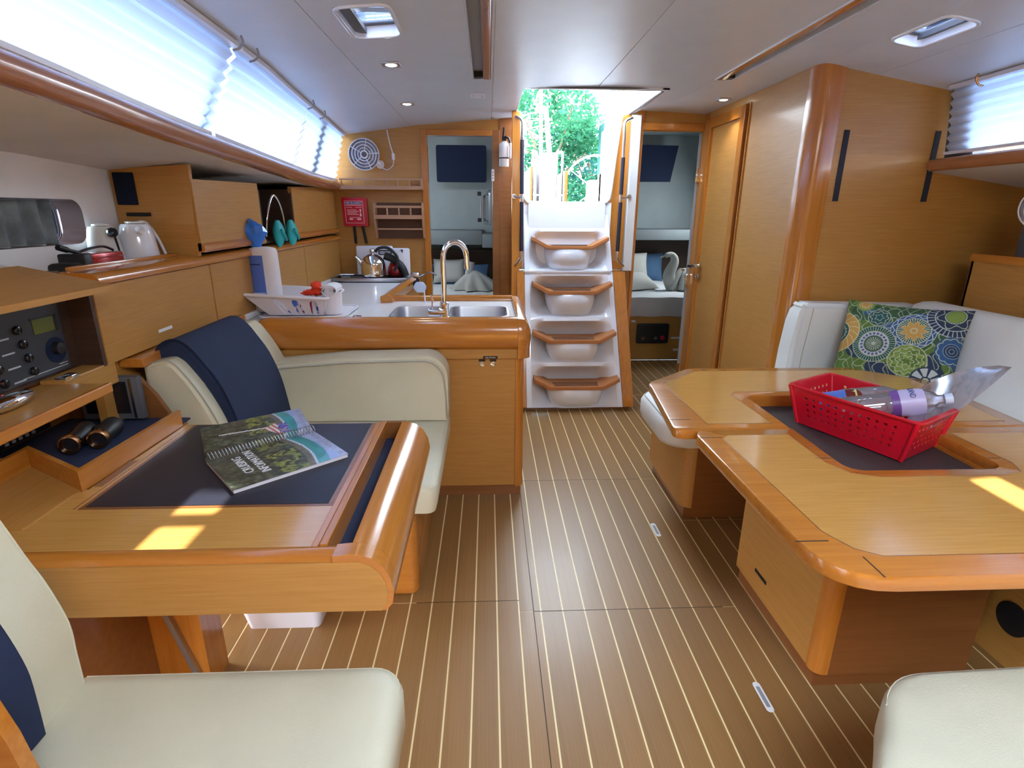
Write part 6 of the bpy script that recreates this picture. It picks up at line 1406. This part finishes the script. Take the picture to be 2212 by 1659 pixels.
# patterned cushion
def mandala(x, y):
    """flat printed pattern of round medallions; x, y in metres from the lower left corner (0.54 x 0.40)"""
    navy = (.020, .040, .085); teal = (.012, .095, .090); green = (.10, .19, .03); lgreen = (.22, .33, .07); gold = (.56, .33, .08); cream = (.50, .56, .40); blue = (.035, .11, .26); white = (.52, .58, .58)
    bgsel = vn(x * 9 + 2, y * 9 + 5); c = navy if bgsel < .35 else (green if bgsel < .6 else (.04, .11, .05) if bgsel < .8 else blue)
    if abs(fract(x * 21 + math.sin(y * 60) * .35) - .5) < .05 or abs(fract((x + y) * 16 + .3 * math.sin(x * 70)) - .5) < .045: c = mixc(c, cream, .7)
    meds = [(.330, .245, .098, 'star'), (.175, .150, .098, 'wheel'), (.170, .300, .052, 'flower'), (.478, .352, .115, 'arc'), (-.02, .205, .115, 'moon'), (.335, .085, .085, 'lace'), (.505, .170, .072, 'petal'), (.09, .375, .045, 'bud'), (.43, .0, .07, 'white')]
    for mx_, my_, R, kind in meds:
        dx, dy = x - mx_, y - my_; r = math.hypot(dx, dy) / R; a = math.atan2(dy, dx)
        if r > 1: continue
        if kind == 'star':
            c = blue if r > .74 else (teal if fract(a * 40 / 2 / PI) < .55 else cream)
            if r > .76 and abs(r - .87 - .07 * math.asin(math.sin(a * 13)) / 1.57) < .025: c = white
            s = .60 - .17 * abs(math.asin(math.sin(a * 4.5 - .2))) / 1.57 * 1.3
            if r < s: c = (.62, .42, .16)
            if r < s - .07: c = gold
            if abs(r - .14) < .03: c = cream
            if abs(r - .74) < .018 or r > .965: c = white
        elif kind == 'wheel':
            c = teal if r > .68 else (white if r > .42 else (.07, .14, .05))
            if r > .68 and fract(a * 46 / 2 / PI) < .22: c = cream
            if .48 < r < .66 and (r - .57) ** 2 * 60 + (fract(a * 20 / 2 / PI) - .5) ** 2 * 2.2 < .26: c = (.08, .12, .30)
            if abs(r - .44) < .02 or abs(r - .38) < .012: c = (.08, .14, .12)
            if r < .36 and fract(a * 18 / 2 / PI) < .35: c = white
            if r < .09: c = cream
            if abs(r - .69) < .02 or r > .97: c = cream
        elif kind == 'flower':
            c = (.03, .10, .09); pr = .72 + .09 * math.cos(8 * a)
            if abs(r - pr) < .035: c = cream
            pr2 = .30 + .08 * math.cos(5 * a)
            if r < pr2 + .05: c = white
            if r < pr2: c = teal
            if r > .94: c = cream
        elif kind == 'arc':
            c = lgreen if r < .34 + .03 * math.sin(20 * a) else navy
            if .70 < r < .97 and fract(a * 34 / 2 / PI) < .2: c = white
            if abs(r - .70) < .018 or r > .97 or abs(r - .36) < .015: c = white
            if .4 < r < .68 and abs(math.sin(a * 6) * .1 + .54 - r) < .02: c = cream
        elif kind == 'moon':
            c = gold if r > .52 else teal
            if r > .52 and (abs(fract(a * 9 / PI + r * 2) - .5) < .05): c = (.75, .60, .32)
            if r < .50 and abs(r - .40 + .07 * abs(math.sin(a * 7))) < .025: c = cream
            if r > .965 or abs(r - .52) < .018: c = (.70, .62, .36)
        elif kind == 'lace':
            c = lgreen if vn(x * 60, y * 60) > .4 else green
            for q, n_ in ((.28, 6), (.52, 8), (.78, 12)):
                if abs(r - q - .07 * math.cos(n_ * a)) < .028: c = cream
            if r > .95: c = cream
        elif kind == 'petal':
            c = blue
            if abs(r - .78 - .12 * abs(math.sin(a * 5))) < .03: c = cream
            if r < .5: c = navy
            for q in (.5, .34, .16):
                if abs(r - q) < .025: c = (.22, .34, .50)
        elif kind == 'bud':
            c = gold if r < .62 + .06 * math.sin(12 * a) else lgreen
            if abs(r - .4) < .03 or abs(r - .64 - .06 * math.sin(12 * a)) < .03: c = (.75, .62, .32)
        elif kind == 'white':
            c = white if (r < .9 and fract(a * 8 / 2 / PI) < .72 and r > .3) else navy
            if r < .2: c = cream
    return c
PIL = ((1.768, 2.238, .768), .228, .22, .085)
pillow(PIL[0], PIL[1], PIL[2], PIL[3], (math.radians(67), math.radians(0), math.radians(-44)), 'printed_fabric', 'cushion', 'square cushion with green, blue and gold medallion print on the white settee', 'cushion', printed=lambda u, v: mandala(u * .54, .40 - (1 - v) * .53), res=(300, 290))

# ================================================================== FLOOR FITTINGS
for (x, y, lab) in ((.735, 2.095, 'small chrome latch in the floor, the one farther from the camera'), (.792, 1.215, 'dull metal latch in the floor, the one nearer the camera')):
    o = thing('floor_latch', lab, 'latch', (x, y, 0), 'floor board latches')
    fin(shape([rrect(x - .011, x + .011, y - .052, y + .052, .010), rrect(x - .006, x + .006, y - .036, y + .036, .004)], .0018, .0005, fXY(0)), 'plate', 'white_metal', o, 40)
    fin(bx(x - .006, x + .006, y - .036, y + .036, .0, .0008), 'recess', 'grey_mid', o)

# ================================================================== OUTSIDE: cockpit, trees, pole
ck_ = thing('cockpit', 'white moulded cockpit with side seats outside the companionway', 'cockpit', (.6, 6.5, 1.0))
fin(bx(.195, .965, 4.36, 6.6, .98, 1.02), 'sole', 'gelcoat', ck_); fin(bx(-.6, 2.6, 6.6, 9.4, .98, 1.02), 'sole', 'gelcoat', ck_)
fin(bx(.955, .968, 4.36, 4.9, .98, 1.9), 'well_side', 'gelcoat', ck_); fin(bx(.192, .205, 4.36, 6.2, .98, 1.9), 'well_side', 'gelcoat', ck_); fin(bx(1.25, 1.27, 4.94, 6.6, .98, 1.75), 'well_side', 'gelcoat', ck_); fin(bx(.965, 1.25, 4.94, 6.6, .98, 1.02), 'side_sole', 'gelcoat', ck_)
fin(bx(-.6, .30, 6.62, 9.0, 1.02, 1.42, bev=.02), 'side_seat', 'gelcoat', ck_, 40); fin(bx(1.75, 2.6, 6.62, 9.0, 1.02, 1.42, bev=.02), 'side_seat', 'gelcoat', ck_, 40)
fin(bx(-.9, -.5, 6.62, 9.2, 1.0, 1.75, bev=.03), 'coaming', 'gelcoat', ck_, 40); fin(bx(2.3, 2.7, 6.62, 9.2, 1.0, 1.85, bev=.03), 'coaming', 'gelcoat', ck_, 40)
fin(bx(-.6, 2.6, 9.2, 9.5, .9, 1.35, bev=.03), 'transom', 'gelcoat', ck_, 40)
ct = thing('cockpit_table', 'white cockpit table with folded timber leaves and steel rails outside the companionway', 'table', (.6, 5.9, 1.02))
fin(bx(.49, .66, 5.55, 6.6, 1.02, 1.88, bev=.02), 'body', 'gelcoat', ct, 40)
fin(bx(.735, .765, 5.55, 6.6, 1.15, 1.72, bev=.006), 'leaf', 'cherryY', ct); fin(bx(.405, .425, 5.55, 6.6, 1.15, 1.76, bev=.006), 'leaf', 'cherryY', ct)
for x in (.46, .705):
    bm = nb(); tube(bm, smooth_path([(x, 5.56, 1.3), (x, 5.55, 1.8), (x, 5.57, 1.88), (x, 5.8, 1.90), (x, 6.0, 1.88), (x, 6.02, 1.3)], 5), .012, 8); tube(bm, [(x - .03, 5.55, 1.5), (x + .03, 5.55, 1.5)], .008, 6); fin(bm, 'rail', 'steel', ct, 60)
hw = thing('helm_pedestal', 'helm pedestal with a thin steel wheel on the right of the cockpit', 'helm', (1.4, 7.6, 1.02))
fin(bx(1.32, 1.48, 7.6, 7.8, 1.02, 1.75, bev=.03), 'pedestal', 'gelcoat', hw, 40)
bm = nb(); tube(bm, [(1.4 + .42 * math.cos(a), 7.52, 1.62 + .42 * math.sin(a)) for a in [2 * PI * k / 32 for k in range(32)]], .012, 8, closed=True)
for k in range(5): tube(bm, [(1.4, 7.52, 1.62), (1.4 + .42 * math.cos(k * 1.2566), 7.52, 1.62 + .42 * math.sin(k * 1.2566))], .007, 6)
fin(bm, 'wheel', 'steel', hw, 60)
bi = thing('sun_block_awning', 'unseen white canvas awning added to block sun over the cockpit', 'awning', (.6, 6.5, 3.3))  # added out of view to keep sun off the cabin floor
bm = nb(); grid(bm, 8, 8, lambda u, t: V((-1.6 + 4.4 * u, 3.3 + 5.2 * t, 3.42 - .35 * (2 * u - 1) ** 2))); fin(bm, 'canvas', 'canvas_white', bi, 60)
for x, z in ((-1.55, 3.08), (2.75, 3.08)):
    bm = nb(); tube(bm, [(x, 3.5, z), (x, 6.5, 1.6)], .014, 8); tube(bm, [(x, 8.4, z), (x, 6.5, 1.6)], .014, 8); fin(bm, 'bow', 'steel', bi, 60)
def tree(x, y, h, r, label, n=2600, mat='leaf', seed=1):
    t = thing('tree', label, 'tree', (x, y, 0), 'trees behind the cockpit')
    rnd = random.Random(seed); bm = nb(); tube(bm, [(x, y, 0), (x + .1, y, h * .35), (x - .1, y + .1, h * .7)], [.16, .12, .05], 8)
    for k in range(5): a = k * 1.3; tube(bm, [(x, y, h * .4), (x + r * .6 * math.cos(a), y + r * .6 * math.sin(a), h * (.6 + .06 * k))], [.06, .025], 6)
    fin(bm, 'trunk', 'bark', t, 60)
    bm = nb(); cl = [(rnd.uniform(-1, 1) * r * .7, rnd.uniform(-1, 1) * r * .7, rnd.uniform(.25, .95) * h, rnd.uniform(.25, .5) * r) for _ in range(16)]
    for _ in range(n):
        cx, cy, cz, cr_ = rnd.choice(cl); d = V((rnd.gauss(0, 1), rnd.gauss(0, 1), rnd.gauss(0, 1))).normalized(); p = V((x + cx, y + cy, cz)) + d * cr_ * rnd.uniform(.75, 1.05)
        s = rnd.uniform(.05, .11); a = V((rnd.gauss(0, 1), rnd.gauss(0, 1), rnd.gauss(0, .6))).normalized(); b = a.cross(d + V((.01, .2, .1))).normalized()
        vs = [bm.verts.new(p + a * s * 1.3), bm.verts.new(p + b * s * .6), bm.verts.new(p - a * s * 1.3), bm.verts.new(p - b * s * .6)]; bm.faces.new(vs)
    fin(bm, 'foliage', mat, t, kind='stuff')
tree(2.2, 21, 5.6, 2.2, 'tall broadleaf tree behind the utility pole', 5200, 'leaf', 3)
tree(0.0, 23, 6.2, 2.0, 'dark bluish tree at the left edge of the companionway view', 3600, 'leaf_blue', 5)
tree(4.1, 23, 4.6, 2.0, 'lower round tree right of the utility pole', 3600, 'leaf_blue', 8)
tree(5.6, 26, 5.0, 1.8, 'pale green tree seen at the right of the companionway view', 3000, 'leaf', 11)
pole = thing('utility_pole', 'leaning pale utility pole in front of the trees', 'pole', (1.75, 16, 0))
bm = nb(); tube(bm, [(1.98, 16, 0), (1.55, 16, 4.0)], [.09, .06], 10); fin(bm, 'post', 'concrete_pole', pole, 60)
bm = nb()
for z in (3.9, 3.72, 3.55): tube(bm, smooth_path([(-4, 17, z - .2), (-1, 16.5, z - .3), (1.58, 16, z)], 5), .012, 5)
fin(bm, 'wire', 'concrete_pole', pole, 60)
bm = nb(); tube(bm, [(1.13, 12, -.9), (1.05, 12, 4.5)], .035, 8); solo(bm, 'mast', 'concrete_pole', 'thin pale mast standing left of the utility pole', 'mast', smooth=60)
solo(bx(3.75, 4.6, 17, 20, -.9, 4.1), 'shed', 'roof_green', 'green slatted building at the right of the companionway view', 'building')
solo(bx(-25, 30, 10, 45, -1.2, -.9), 'ground', 'grass_bank', 'green bank behind the berth', 'ground')
